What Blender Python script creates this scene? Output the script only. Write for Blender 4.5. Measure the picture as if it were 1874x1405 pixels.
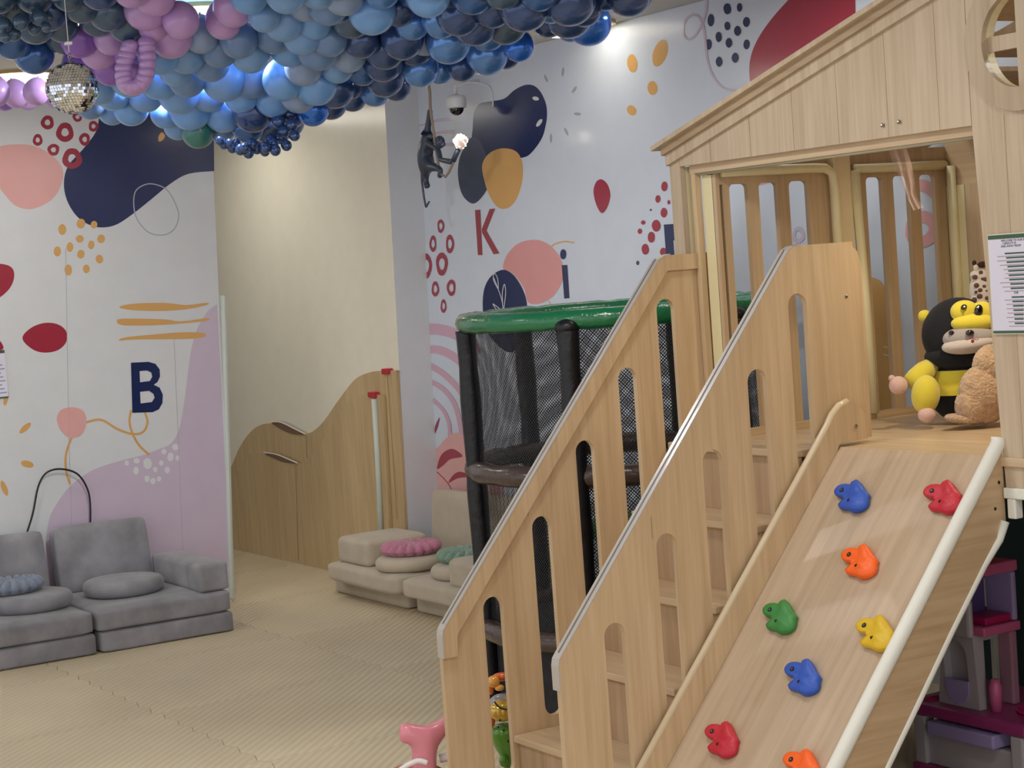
import bpy, bmesh, math, random
from mathutils import Vector, Matrix
random.seed(7)
for o in list(bpy.data.objects): bpy.data.objects.remove(o)
SC = bpy.context.scene
COL = SC.collection

# ------------------------------------------------------------------ camera
# X runs along the mural wall (right), Y runs away towards it, Z is up. Metres.
ROLL, PITCH, YAW, FOC = -.073, -.061, 1.024, 3453.0
CAM = Vector((5.058, -2.957, 1.68))
def cam_axes():
    cr, sr, cp, sp, cy, sy = math.cos(ROLL), math.sin(ROLL), math.cos(PITCH), math.sin(PITCH), math.cos(YAW), math.sin(YAW)
    Rz = Matrix(((cy, sy, 0), (-sy, cy, 0), (0, 0, 1)))
    Mx = Matrix(((1, 0, 0), (0, 0, -1), (0, 1, 0)))
    Rx = Matrix(((1, 0, 0), (0, cp, sp), (0, -sp, cp)))
    Rr = Matrix(((cr, -sr, 0), (sr, cr, 0), (0, 0, 1)))
    return Rr @ Rx @ Mx @ Rz
AX = cam_axes()
camd = bpy.data.cameras.new('camera'); cam = bpy.data.objects.new('camera', camd); COL.objects.link(cam)
r_, d_, f_ = AX[0], AX[1], AX[2]
cam.matrix_world = Matrix(((r_[0], -d_[0], -f_[0], CAM[0]), (r_[1], -d_[1], -f_[1], CAM[1]), (r_[2], -d_[2], -f_[2], CAM[2]), (0, 0, 0, 1)))
camd.sensor_width = 36; camd.lens = 36 * FOC / 1874; camd.clip_start = .05; camd.clip_end = 100
SC.camera = cam
AXT = AX.transposed()
def ray(x, y): return AXT @ Vector(((x - 937) / FOC, (y - 702.5) / FOC, 1))
def at(x, y, ax, v):
    """world point where the sight line through a photo pixel meets the plane axis=v (used for surveying the photo)"""
    r = ray(x, y); return CAM + r * ((v - CAM[ax]) / r[ax])
def dp(x, y, d): return CAM + ray(x, y) * d

# ------------------------------------------------------------------ world, lights, exposure
W = bpy.data.worlds.new('hall'); SC.world = W; W.use_nodes = True
W.node_tree.nodes['Background'].inputs[0].default_value = (.93, .95, 1, 1)
W.node_tree.nodes['Background'].inputs[1].default_value = 1.05
SC.view_settings.view_transform = 'Standard'; SC.view_settings.look = 'None'
SC.view_settings.exposure = 0.0; SC.view_settings.gamma = 1
try: SC.view_settings.use_curve_mapping = False
except Exception: pass
CEIL = 2.745
def down_light(x, y, e, size=.3, z=CEIL - .065, col=(1, .97, .93)):
    l = bpy.data.lights.new('lamp_or_fill_light', 'AREA'); l.shape = 'DISK'; l.size = size; l.energy = e; l.color = col
    o = bpy.data.objects.new('lamp_or_fill_light', l); o.location = (x, y, z); COL.objects.link(o); return o
for x, y, e in ((-3.62, -.22, 3.5), (-1.69, -.144, 31), (.6, -.3, 13), (2.8, -.4, 13), (-3.8, -2.4, 6.5), (-1.6, -2.4, 13),
                (.6, -2.5, 14), (2.8, -2.5, 14), (5.0, -.6, 14), (5.0, -2.7, 12), (-.25, 1.45, 5), (1.7, 1.55, 6), (-5.3, 1.0, 10)):  # those over trampoline, playhouse and cream wall are unseen fills added for brightness
    down_light(x, y, e, .16 if (x, y) == (-1.69, -.144) else 1.1 if x < -5 else .3, col=(1, .95, .84) if x < -5 else (1, .97, .93))

# ------------------------------------------------------------------ materials
def lin(c):
    return tuple(((v / 255) / 12.92 if v / 255 <= .04045 else ((v / 255 + .055) / 1.055) ** 2.4) for v in c[:3]) + (1,)
MATS = {}
def mat(name, rgb, rough=.5, metal=0, coat=0, noise=0, nscale=8, bump=0, bscale=60, trans=0, emit=0, sheen=0, alpha=None, spec=.5, stretch=None):
    if name in MATS: return MATS[name]
    m = bpy.data.materials.new(name); m.use_nodes = True; nt = m.node_tree; b = nt.nodes['Principled BSDF']
    c = lin(rgb); b.inputs['Base Color'].default_value = c; b.inputs['Roughness'].default_value = rough
    b.inputs['Metallic'].default_value = metal; b.inputs['Coat Weight'].default_value = coat; b.inputs['Coat Roughness'].default_value = .12
    b.inputs['Transmission Weight'].default_value = trans; b.inputs['Sheen Weight'].default_value = sheen
    b.inputs['Specular IOR Level'].default_value = spec
    if emit: b.inputs['Emission Color'].default_value = c; b.inputs['Emission Strength'].default_value = emit
    if alpha is not None: b.inputs['Alpha'].default_value = alpha
    tc = nt.nodes.new('ShaderNodeTexCoord'); mp = nt.nodes.new('ShaderNodeMapping'); nt.links.new(tc.outputs['Object'], mp.inputs[0])
    if stretch: mp.inputs['Scale'].default_value = stretch
    n = nt.nodes.new('ShaderNodeTexNoise'); n.inputs['Scale'].default_value = nscale; n.inputs['Detail'].default_value = 4
    nt.links.new(mp.outputs[0], n.inputs['Vector'])
    rp = nt.nodes.new('ShaderNodeValToRGB')
    k = noise if noise else .02
    rp.color_ramp.elements[0].position = .3; rp.color_ramp.elements[1].position = .7
    rp.color_ramp.elements[0].color = tuple(v * (1 - k) for v in c[:3]) + (1,); rp.color_ramp.elements[1].color = tuple(min(1, v * (1 + k)) for v in c[:3]) + (1,)
    nt.links.new(n.outputs['Fac'], rp.inputs[0]); nt.links.new(rp.outputs[0], b.inputs['Base Color'])
    if bump:
        n2 = nt.nodes.new('ShaderNodeTexNoise'); n2.inputs['Scale'].default_value = bscale; n2.inputs['Detail'].default_value = 3
        nt.links.new(mp.outputs[0], n2.inputs['Vector'])
        bp = nt.nodes.new('ShaderNodeBump'); bp.inputs['Strength'].default_value = bump; bp.inputs['Distance'].default_value = .01
        nt.links.new(n2.outputs['Fac'], bp.inputs['Height']); nt.links.new(bp.outputs[0], b.inputs['Normal'])
    MATS[name] = m; return m
def wood(name, rgb, axis='z', rough=.42, coat=.15, dark=.24):
    """pale laminate: long fibres along one axis, broad slow figure, fine pores"""
    if name in MATS: return MATS[name]
    m = bpy.data.materials.new(name); m.use_nodes = True; nt = m.node_tree; b = nt.nodes['Principled BSDF']
    b.inputs['Roughness'].default_value = rough; b.inputs['Coat Weight'].default_value = coat; b.inputs['Coat Roughness'].default_value = .25
    c = lin(rgb)
    tc = nt.nodes.new('ShaderNodeTexCoord')
    def chain(sc, nscale, dist=0, detail=5):
        mp = nt.nodes.new('ShaderNodeMapping'); mp.inputs['Scale'].default_value = sc
        nt.links.new(tc.outputs['Object'], mp.inputs[0])
        n = nt.nodes.new('ShaderNodeTexNoise'); n.inputs['Scale'].default_value = nscale; n.inputs['Detail'].default_value = detail; n.inputs['Distortion'].default_value = dist
        nt.links.new(mp.outputs[0], n.inputs['Vector']); return n
    s = {'x': (.045, 1, 1), 'y': (1, .045, 1), 'z': (1, 1, .045), 's': (1, 1, 1)}[axis]
    if axis == 's':
        # fibres run up the 50 degree slope: rotate first
        n1 = chain((1, .04, .04), 45); n2 = chain((1, .1, .1), 9)
    else:
        n1 = chain(s, 55, .6); n2 = chain(tuple(max(v, .1) for v in s), 7, 1.5, 3)
    mx = nt.nodes.new('ShaderNodeMath'); mx.operation = 'ADD'
    m1 = nt.nodes.new('ShaderNodeMath'); m1.operation = 'MULTIPLY'; m1.inputs[1].default_value = .55; nt.links.new(n1.outputs['Fac'], m1.inputs[0])
    m2 = nt.nodes.new('ShaderNodeMath'); m2.operation = 'MULTIPLY'; m2.inputs[1].default_value = .45; nt.links.new(n2.outputs['Fac'], m2.inputs[0])
    nt.links.new(m1.outputs[0], mx.inputs[0]); nt.links.new(m2.outputs[0], mx.inputs[1])
    rp = nt.nodes.new('ShaderNodeValToRGB'); rp.color_ramp.elements[0].position = .33; rp.color_ramp.elements[1].position = .62
    rp.color_ramp.elements[0].color = (c[0] * (1 - dark * .8), c[1] * (1 - dark), c[2] * (1 - dark * 1.25), 1)
    rp.color_ramp.elements[1].color = (min(1, c[0] * 1.05), min(1, c[1] * 1.05), min(1, c[2] * 1.05), 1)
    nt.links.new(mx.outputs[0], rp.inputs[0]); nt.links.new(rp.outputs[0], b.inputs['Base Color'])
    bp = nt.nodes.new('ShaderNodeBump'); bp.inputs['Strength'].default_value = .08; bp.inputs['Distance'].default_value = .003
    nt.links.new(n1.outputs['Fac'], bp.inputs['Height']); nt.links.new(bp.outputs[0], b.inputs['Normal'])
    MATS[name] = m; return m
def mat_floor():
    m = bpy.data.materials.new('woven_foam'); m.use_nodes = True; nt = m.node_tree; b = nt.nodes['Principled BSDF']
    b.inputs['Roughness'].default_value = .6
    tc = nt.nodes.new('ShaderNodeTexCoord'); sx = nt.nodes.new('ShaderNodeSeparateXYZ'); nt.links.new(tc.outputs['Object'], sx.inputs[0])
    def mth(op, a, b_=None):
        n = nt.nodes.new('ShaderNodeMath'); n.operation = op
        for i, v in enumerate((a, b_)):
            if v is None: continue
            if isinstance(v, (int, float)): n.inputs[i].default_value = v
            else: nt.links.new(v, n.inputs[i])
        return n.outputs[0]
    X, Y = sx.outputs[0], sx.outputs[1]
    d1 = mth('MULTIPLY', mth('ADD', X, Y), 2 * math.pi / .047); d2 = mth('MULTIPLY', mth('SUBTRACT', X, Y), 2 * math.pi / .03)
    w = mth('ADD', mth('SINE', d1), mth('MULTIPLY', mth('SINE', d2), .22))
    h = mth('ADD', mth('MULTIPLY', w, .25), .5)
    n = nt.nodes.new('ShaderNodeTexNoise'); n.inputs['Scale'].default_value = 1.3; n.inputs['Detail'].default_value = 4; nt.links.new(tc.outputs['Object'], n.inputs['Vector'])
    c = lin((226, 210, 178))
    rp = nt.nodes.new('ShaderNodeValToRGB'); rp.color_ramp.elements[0].color = tuple(v * .9 for v in c[:3]) + (1,); rp.color_ramp.elements[1].color = tuple(v * 1.08 for v in c[:3]) + (1,)
    rp.color_ramp.elements[0].position = .3; rp.color_ramp.elements[1].position = .7
    nt.links.new(n.outputs['Fac'], rp.inputs[0])
    mx = nt.nodes.new('ShaderNodeMix'); mx.data_type = 'RGBA'; mx.blend_type = 'MULTIPLY'; mx.inputs['Factor'].default_value = .2
    nt.links.new(rp.outputs[0], mx.inputs['A']); nt.links.new(h, mx.inputs['B']); nt.links.new(mx.outputs['Result'], b.inputs['Base Color'])
    bp = nt.nodes.new('ShaderNodeBump'); bp.inputs['Strength'].default_value = .8; bp.inputs['Distance'].default_value = .006
    nt.links.new(h, bp.inputs['Height']); nt.links.new(bp.outputs[0], b.inputs['Normal'])
    return m
def mat_net():
    m = bpy.data.materials.new('black_netting'); m.use_nodes = True; nt = m.node_tree; b = nt.nodes['Principled BSDF']
    b.inputs['Base Color'].default_value = lin((22, 22, 28)); b.inputs['Roughness'].default_value = .6
    uv = nt.nodes.new('ShaderNodeUVMap'); sx = nt.nodes.new('ShaderNodeSeparateXYZ'); nt.links.new(uv.outputs[0], sx.inputs[0])
    def mth(op, a, b_=None):
        n = nt.nodes.new('ShaderNodeMath'); n.operation = op
        for i, v in enumerate((a, b_)):
            if v is None: continue
            if isinstance(v, (int, float)): n.inputs[i].default_value = v
            else: nt.links.new(v, n.inputs[i])
        return n.outputs[0]
    U, V = sx.outputs[0], sx.outputs[1]; K = 2 * math.pi / .013
    a = mth('ABSOLUTE', mth('SINE', mth('MULTIPLY', mth('ADD', U, V), K / 2))); c = mth('ABSOLUTE', mth('SINE', mth('MULTIPLY', mth('SUBTRACT', U, V), K / 2)))
    hole = mth('MULTIPLY', mth('GREATER_THAN', a, .45), mth('GREATER_THAN', c, .45))
    al = mth('SUBTRACT', 1.0, hole); nt.links.new(al, b.inputs['Alpha'])
    return m
M_WALL = mat('white_laminate', (220, 223, 227), .3, coat=.25, spec=.4)
M_WALL2 = mat('white_laminate_shiny', (214, 222, 236), .36, coat=.22)
M_CREAM = mat('cream_laminate', (249, 243, 226), .22, coat=.4)
M_CEIL = mat('ceiling_paint', (205, 203, 200), .8)
M_WOOD = wood('oak_laminate', (208, 182, 147))
M_WOODX = wood('oak_laminate_across', (206, 182, 150), 'x')
M_WOODY = wood('oak_laminate_long', (206, 182, 148), 'y')
M_WOODR = wood('oak_ramp', (192, 171, 147), 's')
M_WOODG = wood('oak_gable', (202, 184, 160))
M_RING = wood('oak_ring', (190, 172, 146))
M_MOULD_SHADE = wood('oak_moulding_shade', (178, 156, 128), 'x')  # darker oak: the shade under the roof cap is put into the colour
M_WOODD = wood('oak_inner_board', (200, 176, 144))
M_WAVE = wood('oak_wave', (204, 178, 136), rough=.5)
M_EDGE = mat('edge_band', (188, 182, 176), .25, coat=.5)
M_FOAM = mat('cream_foam', (234, 234, 226), .45, bump=.1)
M_FOAMY = mat('yellowish_foam', (232, 222, 180), .45)
M_STEEL = mat('screw_steel', (160, 155, 145), .3, metal=1)
M_DARK = mat('dark_hole', (30, 26, 24), .8)

# ------------------------------------------------------------------ object helpers
def new_obj(name, bm, m, parent=None, smooth=False, kind=None, label=None):
    me = bpy.data.meshes.new(name)
    bmesh.ops.recalc_face_normals(bm, faces=bm.faces)
    if parent is not None:
        L = world_loc(parent)
        bmesh.ops.translate(bm, verts=bm.verts, vec=-L)
    bm.to_mesh(me); bm.free()
    for mm in (m if isinstance(m, (list, tuple)) else [m]): me.materials.append(mm)
    if smooth:
        for p in me.polygons: p.use_smooth = True
    o = bpy.data.objects.new(name, me); COL.objects.link(o)
    if parent is not None: o.parent = parent
    if kind: o['kind'] = kind
    if label: o['label'] = label
    return o
def world_loc(o):
    L = Vector(o.location)
    while o.parent: o = o.parent; L += Vector(o.location)
    return L
def tag(o, label=None, cat=None, group=None, kind=None):
    if label: o['label'] = label
    if cat: o['category'] = cat
    if group: o['group'] = group
    if kind: o['kind'] = kind
    return o
def thing(name, label, cat, loc, group=None, kind=None):
    o = bpy.data.objects.new(name, None); o.empty_display_size = .05; COL.objects.link(o); o.location = loc
    return tag(o, label, cat, group, kind)
def copy_tree(o, parent=None):
    c = o.copy(); COL.objects.link(c); c.parent = parent
    for ch in list(o.children): copy_tree(ch, c)
    return c
def box(bm, x0, x1, y0, y1, z0, z1, bev=0, seg=2):
    r = bmesh.ops.create_cube(bm, size=1); vs = r['verts']
    for v in vs:
        v.co = Vector((x0 + (v.co.x + .5) * (x1 - x0), y0 + (v.co.y + .5) * (y1 - y0), z0 + (v.co.z + .5) * (z1 - z0)))
    if bev:
        es = {e for v in vs for e in v.link_edges}
        bmesh.ops.bevel(bm, geom=list(es), offset=bev, segments=seg, affect='EDGES', profile=.5)
    return vs
def BM(): return bmesh.new()
def smooth_pts(pts, n=6, closed=True):
    out = []; N = len(pts); rng = range(N) if closed else range(N - 1)
    for i in rng:
        g = (lambda k: pts[k % N]) if closed else (lambda k: pts[max(0, min(N - 1, k))])
        p0, p1, p2, p3 = g(i - 1), g(i), g(i + 1), g(i + 2)
        for j in range(n):
            t = j / n
            out.append(tuple(.5 * (2 * p1[k] + (-p0[k] + p2[k]) * t + (2 * p0[k] - 5 * p1[k] + 4 * p2[k] - p3[k]) * t * t + (-p0[k] + 3 * p1[k] - 3 * p2[k] + p3[k]) * t ** 3) for k in range(len(p1))))
    if not closed: out.append(tuple(pts[-1]))
    return out
def fill(bm, loops3):
    """planar face set from an outer loop and holes"""
    es = []
    for L in loops3:
        vs = [bm.verts.new(p) for p in L]
        es += [bm.edges.new((vs[i], vs[(i + 1) % len(vs)])) for i in range(len(vs))]
    return [g for g in bmesh.ops.triangle_fill(bm, use_beauty=True, use_dissolve=False, edges=es)['geom'] if isinstance(g, bmesh.types.BMFace)]
def slab(bm, loops2, axis, a0, a1):
    """extrude 2D loops (outer, holes) along an axis from a0 to a1"""
    def p3(q, a): return {0: (a, q[0], q[1]), 1: (q[0], a, q[1]), 2: (q[0], q[1], a)}[axis]
    fs = fill(bm, [[p3(q, a0) for q in L] for L in loops2])
    r = bmesh.ops.extrude_face_region(bm, geom=fs); vs = [g for g in r['geom'] if isinstance(g, bmesh.types.BMVert)]
    d = Vector((0, 0, 0)); d[axis] = a1 - a0
    bmesh.ops.translate(bm, verts=vs, vec=d)
def arc(cx, cy, r, a0, a1, n=8):
    return [(cx + r * math.cos(math.radians(a0 + (a1 - a0) * i / n)), cy + r * math.sin(math.radians(a0 + (a1 - a0) * i / n))) for i in range(n + 1)]
def tube(bm, pts, r, n=10, cap=True, rads=None):
    pts = [Vector(p) for p in pts]; rings = []
    up = Vector((0, 0, 1)); prev = None
    for i, p in enumerate(pts):
        t = (pts[min(i + 1, len(pts) - 1)] - pts[max(i - 1, 0)]).normalized()
        if prev is None:
            a = t.cross(up)
            if a.length < .05: a = t.cross(Vector((1, 0, 0)))
        else: a = prev - t * prev.dot(t)
        a.normalize(); prev = a; b = t.cross(a)
        rr = rads[i] if rads else r
        rings.append([bm.verts.new(p + (a * math.cos(2 * math.pi * k / n) + b * math.sin(2 * math.pi * k / n)) * rr) for k in range(n)])
    for i in range(len(rings) - 1):
        for k in range(n):
            bm.faces.new((rings[i][k], rings[i][(k + 1) % n], rings[i + 1][(k + 1) % n], rings[i + 1][k]))
    if cap: bm.faces.new(rings[0][::-1]); bm.faces.new(rings[-1])
def ell(bm, c, rad, rot=None, seg=20, rings=12):
    r = bmesh.ops.create_uvsphere(bm, u_segments=seg, v_segments=rings, radius=1)
    M = Matrix.Translation(Vector(c)) @ (rot.to_4x4() if rot else Matrix.Identity(4)) @ Matrix.Diagonal((rad[0], rad[1], rad[2], 1))
    bmesh.ops.transform(bm, matrix=M, verts=r['verts']); return r['verts']
def lathe(bm, prof, c, n=32, axis=2):
    rings = []
    for r, h in prof:
        rings.append([bm.verts.new((c[0] + r * math.cos(2 * math.pi * k / n), c[1] + r * math.sin(2 * math.pi * k / n), c[2] + h)) for k in range(n)])
    for i in range(len(rings) - 1):
        for k in range(n): bm.faces.new((rings[i][k], rings[i][(k + 1) % n], rings[i + 1][(k + 1) % n], rings[i + 1][k]))
    bm.faces.new(rings[0][::-1]); bm.faces.new(rings[-1])
def soft_box(bm, x0, x1, y0, y1, z0, z1, r=.03, puff=.006, n=10, M=None, seed=0):
    """upholstered block: rounded edges, slightly swollen faces"""
    out = bm; bm = bmesh.new(); bmesh.ops.create_cube(bm, size=2)
    bmesh.ops.subdivide_edges(bm, edges=bm.edges[:], cuts=n, use_grid_fill=True); vs = bm.verts[:]
    h = Vector(((x1 - x0) / 2, (y1 - y0) / 2, (z1 - z0) / 2)); c = Vector(((x0 + x1) / 2, (y0 + y1) / 2, (z0 + z1) / 2))
    rr = min(r, min(h) * .95)
    for v in vs:
        u = v.co.copy(); p = Vector((u.x * h.x, u.y * h.y, u.z * h.z))
        # pack grid lines towards the edges so the rounding is sampled
        q = Vector([math.copysign(abs(u[k]) ** .6, u[k]) * h[k] for k in range(3)])
        inner = Vector([max(-(h[k] - rr), min(h[k] - rr, q[k])) for k in range(3)])
        d = q - inner
        if d.length > 1e-6: q = inner + d.normalized() * rr
        for k in range(3):
            if abs(abs(u[k]) - 1) < 1e-4:
                o = [abs(u[j]) for j in range(3) if j != k]
                q[k] += math.copysign(puff * (1 - o[0] ** 4) * (1 - o[1] ** 4), u[k])
        q += Vector((math.sin(seed + 13 * p.x + 9 * p.y), math.sin(seed * 2 + 11 * p.y + 7 * p.z), math.sin(seed * 3 + 9 * p.x + 12 * p.y))) * puff * .3
        v.co = q + c
    if M is not None: bmesh.ops.transform(bm, matrix=M, verts=list(vs))
    me = bpy.data.meshes.new('tmp'); bm.to_mesh(me); bm.free(); out.from_mesh(me); bpy.data.meshes.remove(me)
def rot_about(p, axis, deg):
    return Matrix.Translation(p) @ Matrix.Rotation(math.radians(deg), 4, axis) @ Matrix.Translation(-Vector(p))

# ------------------------------------------------------------------ the room
floor = None
bm = BM(); box(bm, -9, 8, -6, 3, -.06, -.012)
floor = new_obj('floor', bm, mat('floor_screed', (120, 108, 88), .8), kind='structure')
M_MAT = mat_floor()
T = 1.05; x_0, y_0 = -9.55 + .0, -5.4
def wave_edge(n=28):
    # jigsaw edge, identical on opposite sides so neighbours interlock
    out = []
    for i in range(n):
        s = i / n; w = math.sin(2 * math.pi * s * 7); out.append((s, .012 * max(-1, min(1, w * 1.8))))
    return out
def mat_mesh():
    bm = BM(); we = wave_edge(); g = .0012; pts = []
    for s, d in we: pts.append((s * T, d))
    for s, d in we: pts.append((T + d, s * T))
    for s, d in reversed(we): pts.append(((s + 1 / 28) * T if s + 1 / 28 <= 1 else T, T + (we[(we.index((s, d)) + 1) % 28][1])))
    for s, d in reversed(we): pts.append((we[(we.index((s, d)) + 1) % 28][1], (s + 1 / 28) * T))
    c = T / 2
    pts = [(c + (x - c) * (1 - 2 * g / T), c + (y - c) * (1 - 2 * g / T)) for x, y in pts]
    ded = []
    for p in pts:
        if not ded or (abs(p[0] - ded[-1][0]) + abs(p[1] - ded[-1][1])) > 1e-5: ded.append(p)
    if (abs(ded[0][0] - ded[-1][0]) + abs(ded[0][1] - ded[-1][1])) < 1e-5: ded.pop()
    top = [bm.verts.new((x, y, 0)) for x, y in ded]; bot = [bm.verts.new((x, y, -.0118)) for x, y in ded]
    bm.faces.new(top)
    for i in range(len(top)):
        j = (i + 1) % len(top); bm.faces.new((bot[i], bot[j], top[j], top[i]))
    return bm
first = None
for i in range(15):
    for j in range(8):
        x, y = -9.5 + i * T, -5.6 + j * T
        if x > 6 or (x < -5.6 and y < .5): continue
        if first is None:
            first = new_obj('mat_tile', mat_mesh(), M_MAT); first.parent = floor; o = first
        else:
            o = first.copy(); COL.objects.link(o); o.parent = floor
        o.location = (x, y, 0)
# ceiling
bm = BM(); box(bm, -9, 8, -6, 3, CEIL, CEIL + .06)
ceiling = new_obj('ceiling', bm, M_CEIL, kind='structure')

# left wall (its free end leans very slightly, as its edge does in the photograph)
bm = BM(); slab(bm, [[(-6, -.01), (.935, -.01), (1.05, 2.744), (-6, 2.744)]], 0, -4.47, -4.4)
wall_left = new_obj('wall_left', bm, M_WALL, kind='structure')
def panel_seam(wall, p0, p1, off):
    bm = BM(); tube(bm, [p0, p1], .0012, 4); return new_obj('panel_joint', bm, mat('joint_grey', (176, 176, 178), .6), wall)
for a, b in (((120, 455), (126, 800)), ((318, 610), (336, 1040)), ((126, 800), (131, 960))):
    panel_seam(wall_left, at(*a, 0, -4.399), at(*b, 0, -4.399), 0)
# corner guard along the wall end
g0, g1 = at(405, 541, 0, -4.4), at(418, 1098, 0, -4.4)
bm = BM(); tube(bm, [(-4.405, g0.y + .012, g0.z), (-4.405, g1.y + .02, .02)], .018, 8)
new_obj('corner_guard', bm, mat('guard_white', (206, 214, 208), .4), wall_left)

# cream block at the back: its front face y=1.8, ends with a white return at x=-3.9
bm = BM(); slab(bm, [[(-9, -.01), (-3.965, -.01), (-3.835, 2.744), (-9, 2.744)]], 1, 1.8, 1.86)
wall_back = new_obj('wall_back', bm, M_CREAM, kind='structure')
bm = BM()
vs = [bm.verts.new(p) for p in ((-3.965, 1.80, -.01), (-3.835, 1.80, 2.744), (-3.835, 2.04, 2.744), (-3.965, 2.04, -.01), (-4.03, 1.862, -.01), (-3.9, 1.862, 2.744), (-3.9, 2.04, 2.744), (-4.03, 2.04, -.01))]
for v in vs[:4]: v.co.x += .001
for f in ((0, 1, 2, 3), (7, 6, 5, 4), (4, 5, 1, 0), (3, 2, 6, 7), (1, 5, 6, 2), (0, 3, 7, 4)): bm.faces.new([vs[k] for k in f])
trim_1 = new_obj('trim_1', bm, M_WALL, kind='structure')
# mural wall
YM = 2.0
bm = BM(); box(bm, -4.2, 8, YM, YM + .06, -.01, 2.744)
wall_right = new_obj('wall_right', bm, M_WALL2, kind='structure')
bm = BM(); box(bm, -9.06, -9, -6, 3, -.01, 2.744); new_obj('wall_far', bm, M_CREAM, kind='structure')

# ------------------------------------------------------------------ printed murals (flat print on the walls)
PAL = dict(navy=(28, 42, 90), slate=(62, 72, 100), crimson=(164, 48, 68), rose=(232, 176, 172), pink=(226, 158, 158), orange=(222, 172, 104),
           lav=(208, 192, 212), white=(224, 226, 230), grey=(176, 178, 190), kred=(160, 72, 84), mauve=(214, 172, 192))
def ink(c): return mat('print_' + c, PAL[c], .22, coat=.35)
LV = {}
class Mural:
    def __init__(s, wall, ax, val, sgn): s.w, s.ax, s.v, s.s, s.k = wall, ax, val, sgn, 0
    def lift(s): s.k += 1; return s.v + s.s * (.0004 + .00006 * s.k)
    def pts(s, P, sc, o): return [(o[0] + p[0] / sc, o[1] + p[1] / sc) for p in P]
    def poly(s, name, colr, P, holes=(), sc=1, o=(0, 0), sm=5):
        v = s.lift(); bm = BM(); loops = []
        for L in [P] + list(holes):
            q = s.pts(L, sc, o)
            if sm: q = smooth_pts(q, sm)
            loops.append([at(x, y, s.ax, v) for x, y in q])
        fill(bm, loops); return new_obj(name, bm, ink(colr), s.w)
    def dots(s, name, colr, D, sc=1, o=(0, 0), ang=0):
        v = s.lift(); bm = BM()
        for d in D:
            a0 = d[4] if len(d) > 4 else ang
            L = []
            for k in range(18):
                t = 2 * math.pi * k / 18; x, y = d[2] * math.cos(t) * (1 + .06 * math.sin(2 * t + d[0])), d[3] * math.sin(t)
                c_, s_ = math.cos(math.radians(a0)), math.sin(math.radians(a0))
                L.append(at(o[0] + (d[0] + x * c_ - y * s_) / sc, o[1] + (d[1] + x * s_ + y * c_) / sc, s.ax, v))
            bm.faces.new([bm.verts.new(p) for p in L])
        return new_obj(name, bm, ink(colr), s.w)
    def rings(s, name, colr, D, sc=1, o=(0, 0), wid=.45):
        v = s.lift(); bm = BM()
        for cx, cy, rx, ry in D:
            lo = []
            for f, ph in ((1, 0), (wid, .8)):
                lo.append([at(o[0] + (cx + rx * f * math.cos(2 * math.pi * k / 18) * (1 + .08 * math.sin(3 * 2 * math.pi * k / 18 + ph + cx))) / sc,
                              o[1] + (cy + ry * f * math.sin(2 * math.pi * k / 18)) / sc, s.ax, v) for k in range(18)])
            A = [bm.verts.new(p) for p in lo[0]]; B = [bm.verts.new(p) for p in lo[1]]
            for k in range(18): bm.faces.new((A[k], A[(k + 1) % 18], B[(k + 1) % 18], B[k]))
        return new_obj(name, bm, ink(colr), s.w)
    def stroke(s, name, colr, P, w, sc=1, o=(0, 0), closed=False):
        v = s.lift(); bm = BM(); q = smooth_pts(s.pts(P, sc, o), 6, closed); n = len(q); A = []; B = []
        ws = w if isinstance(w, (list, tuple)) else [w, w]
        for i, (x, y) in enumerate(q):
            a = q[(i - 1) % n] if closed else q[max(i - 1, 0)]; b = q[(i + 1) % n] if closed else q[min(i + 1, n - 1)]
            dx, dy = b[0] - a[0], b[1] - a[1]; l = math.hypot(dx, dy) or 1; nx, ny = -dy / l, dx / l
            ww = (ws[0] + (ws[-1] - ws[0]) * i / n) / 2 / sc
            A.append(bm.verts.new(at(x + nx * ww, y + ny * ww, s.ax, v))); B.append(bm.verts.new(at(x - nx * ww, y - ny * ww, s.ax, v)))
        for i in range(n if closed else n - 1):
            j = (i + 1) % n; bm.faces.new((A[i], A[j], B[j], B[i]))
        return new_obj(name, bm, ink(colr), s.w)
L_ = Mural(wall_left, 0, -4.4, 1)
L_.poly('mural_blob', 'rose', [(0, 268), (30, 264), (62, 267), (95, 284), (114, 308), (113, 335), (95, 365), (60, 382), (30, 377), (8, 355), (-15, 320), (-15, 285)])
L_.poly('mural_blob', 'navy', smooth_pts([(182, 205), (176, 240), (150, 275), (125, 303), (117, 333), (122, 365), (140, 395), (165, 412), (190, 416), (215, 410), (245, 390), (280, 362), (312, 336), (345, 318), (392, 313)], 4, False) + [(391, 200)], sm=0)
L_.rings('mural_rings', 'crimson', [(87, 224, 12, 13), (119, 242, 16, 18), (155, 255, 10, 12), (69, 256, 9, 11), (98, 274, 11, 11), (132, 290, 18, 19), (171, 231, 9, 10), (142, 214, 9, 9)], wid=.42)
L_.poly('mural_leaf', 'orange', [(296, 242), (302, 248), (298, 256), (291, 259), (290, 250)])
L_.stroke('mural_outline', 'grey', [(268, 337), (290, 339), (308, 350), (322, 375), (327, 397), (318, 420), (298, 430), (272, 425), (252, 403), (245, 378), (248, 350)], 2, closed=True)
L_.dots('mural_dots', 'orange', [(148, 409, 8, 9), (172, 411, 6, 7), (114, 420, 7, 10), (146, 437, 7, 7), (185, 437, 7, 8), (128, 452, 6, 9), (167, 448, 6, 8), (105, 460, 7, 9), (148, 465, 7, 8), (182, 474, 7, 8), (125, 494, 7, 10), (158, 492, 6, 8)])
L_.poly('mural_blob', 'crimson', [(-12, 486), (10, 484), (24, 493), (25, 512), (14, 532), (-8, 546), (-20, 520)])
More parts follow.
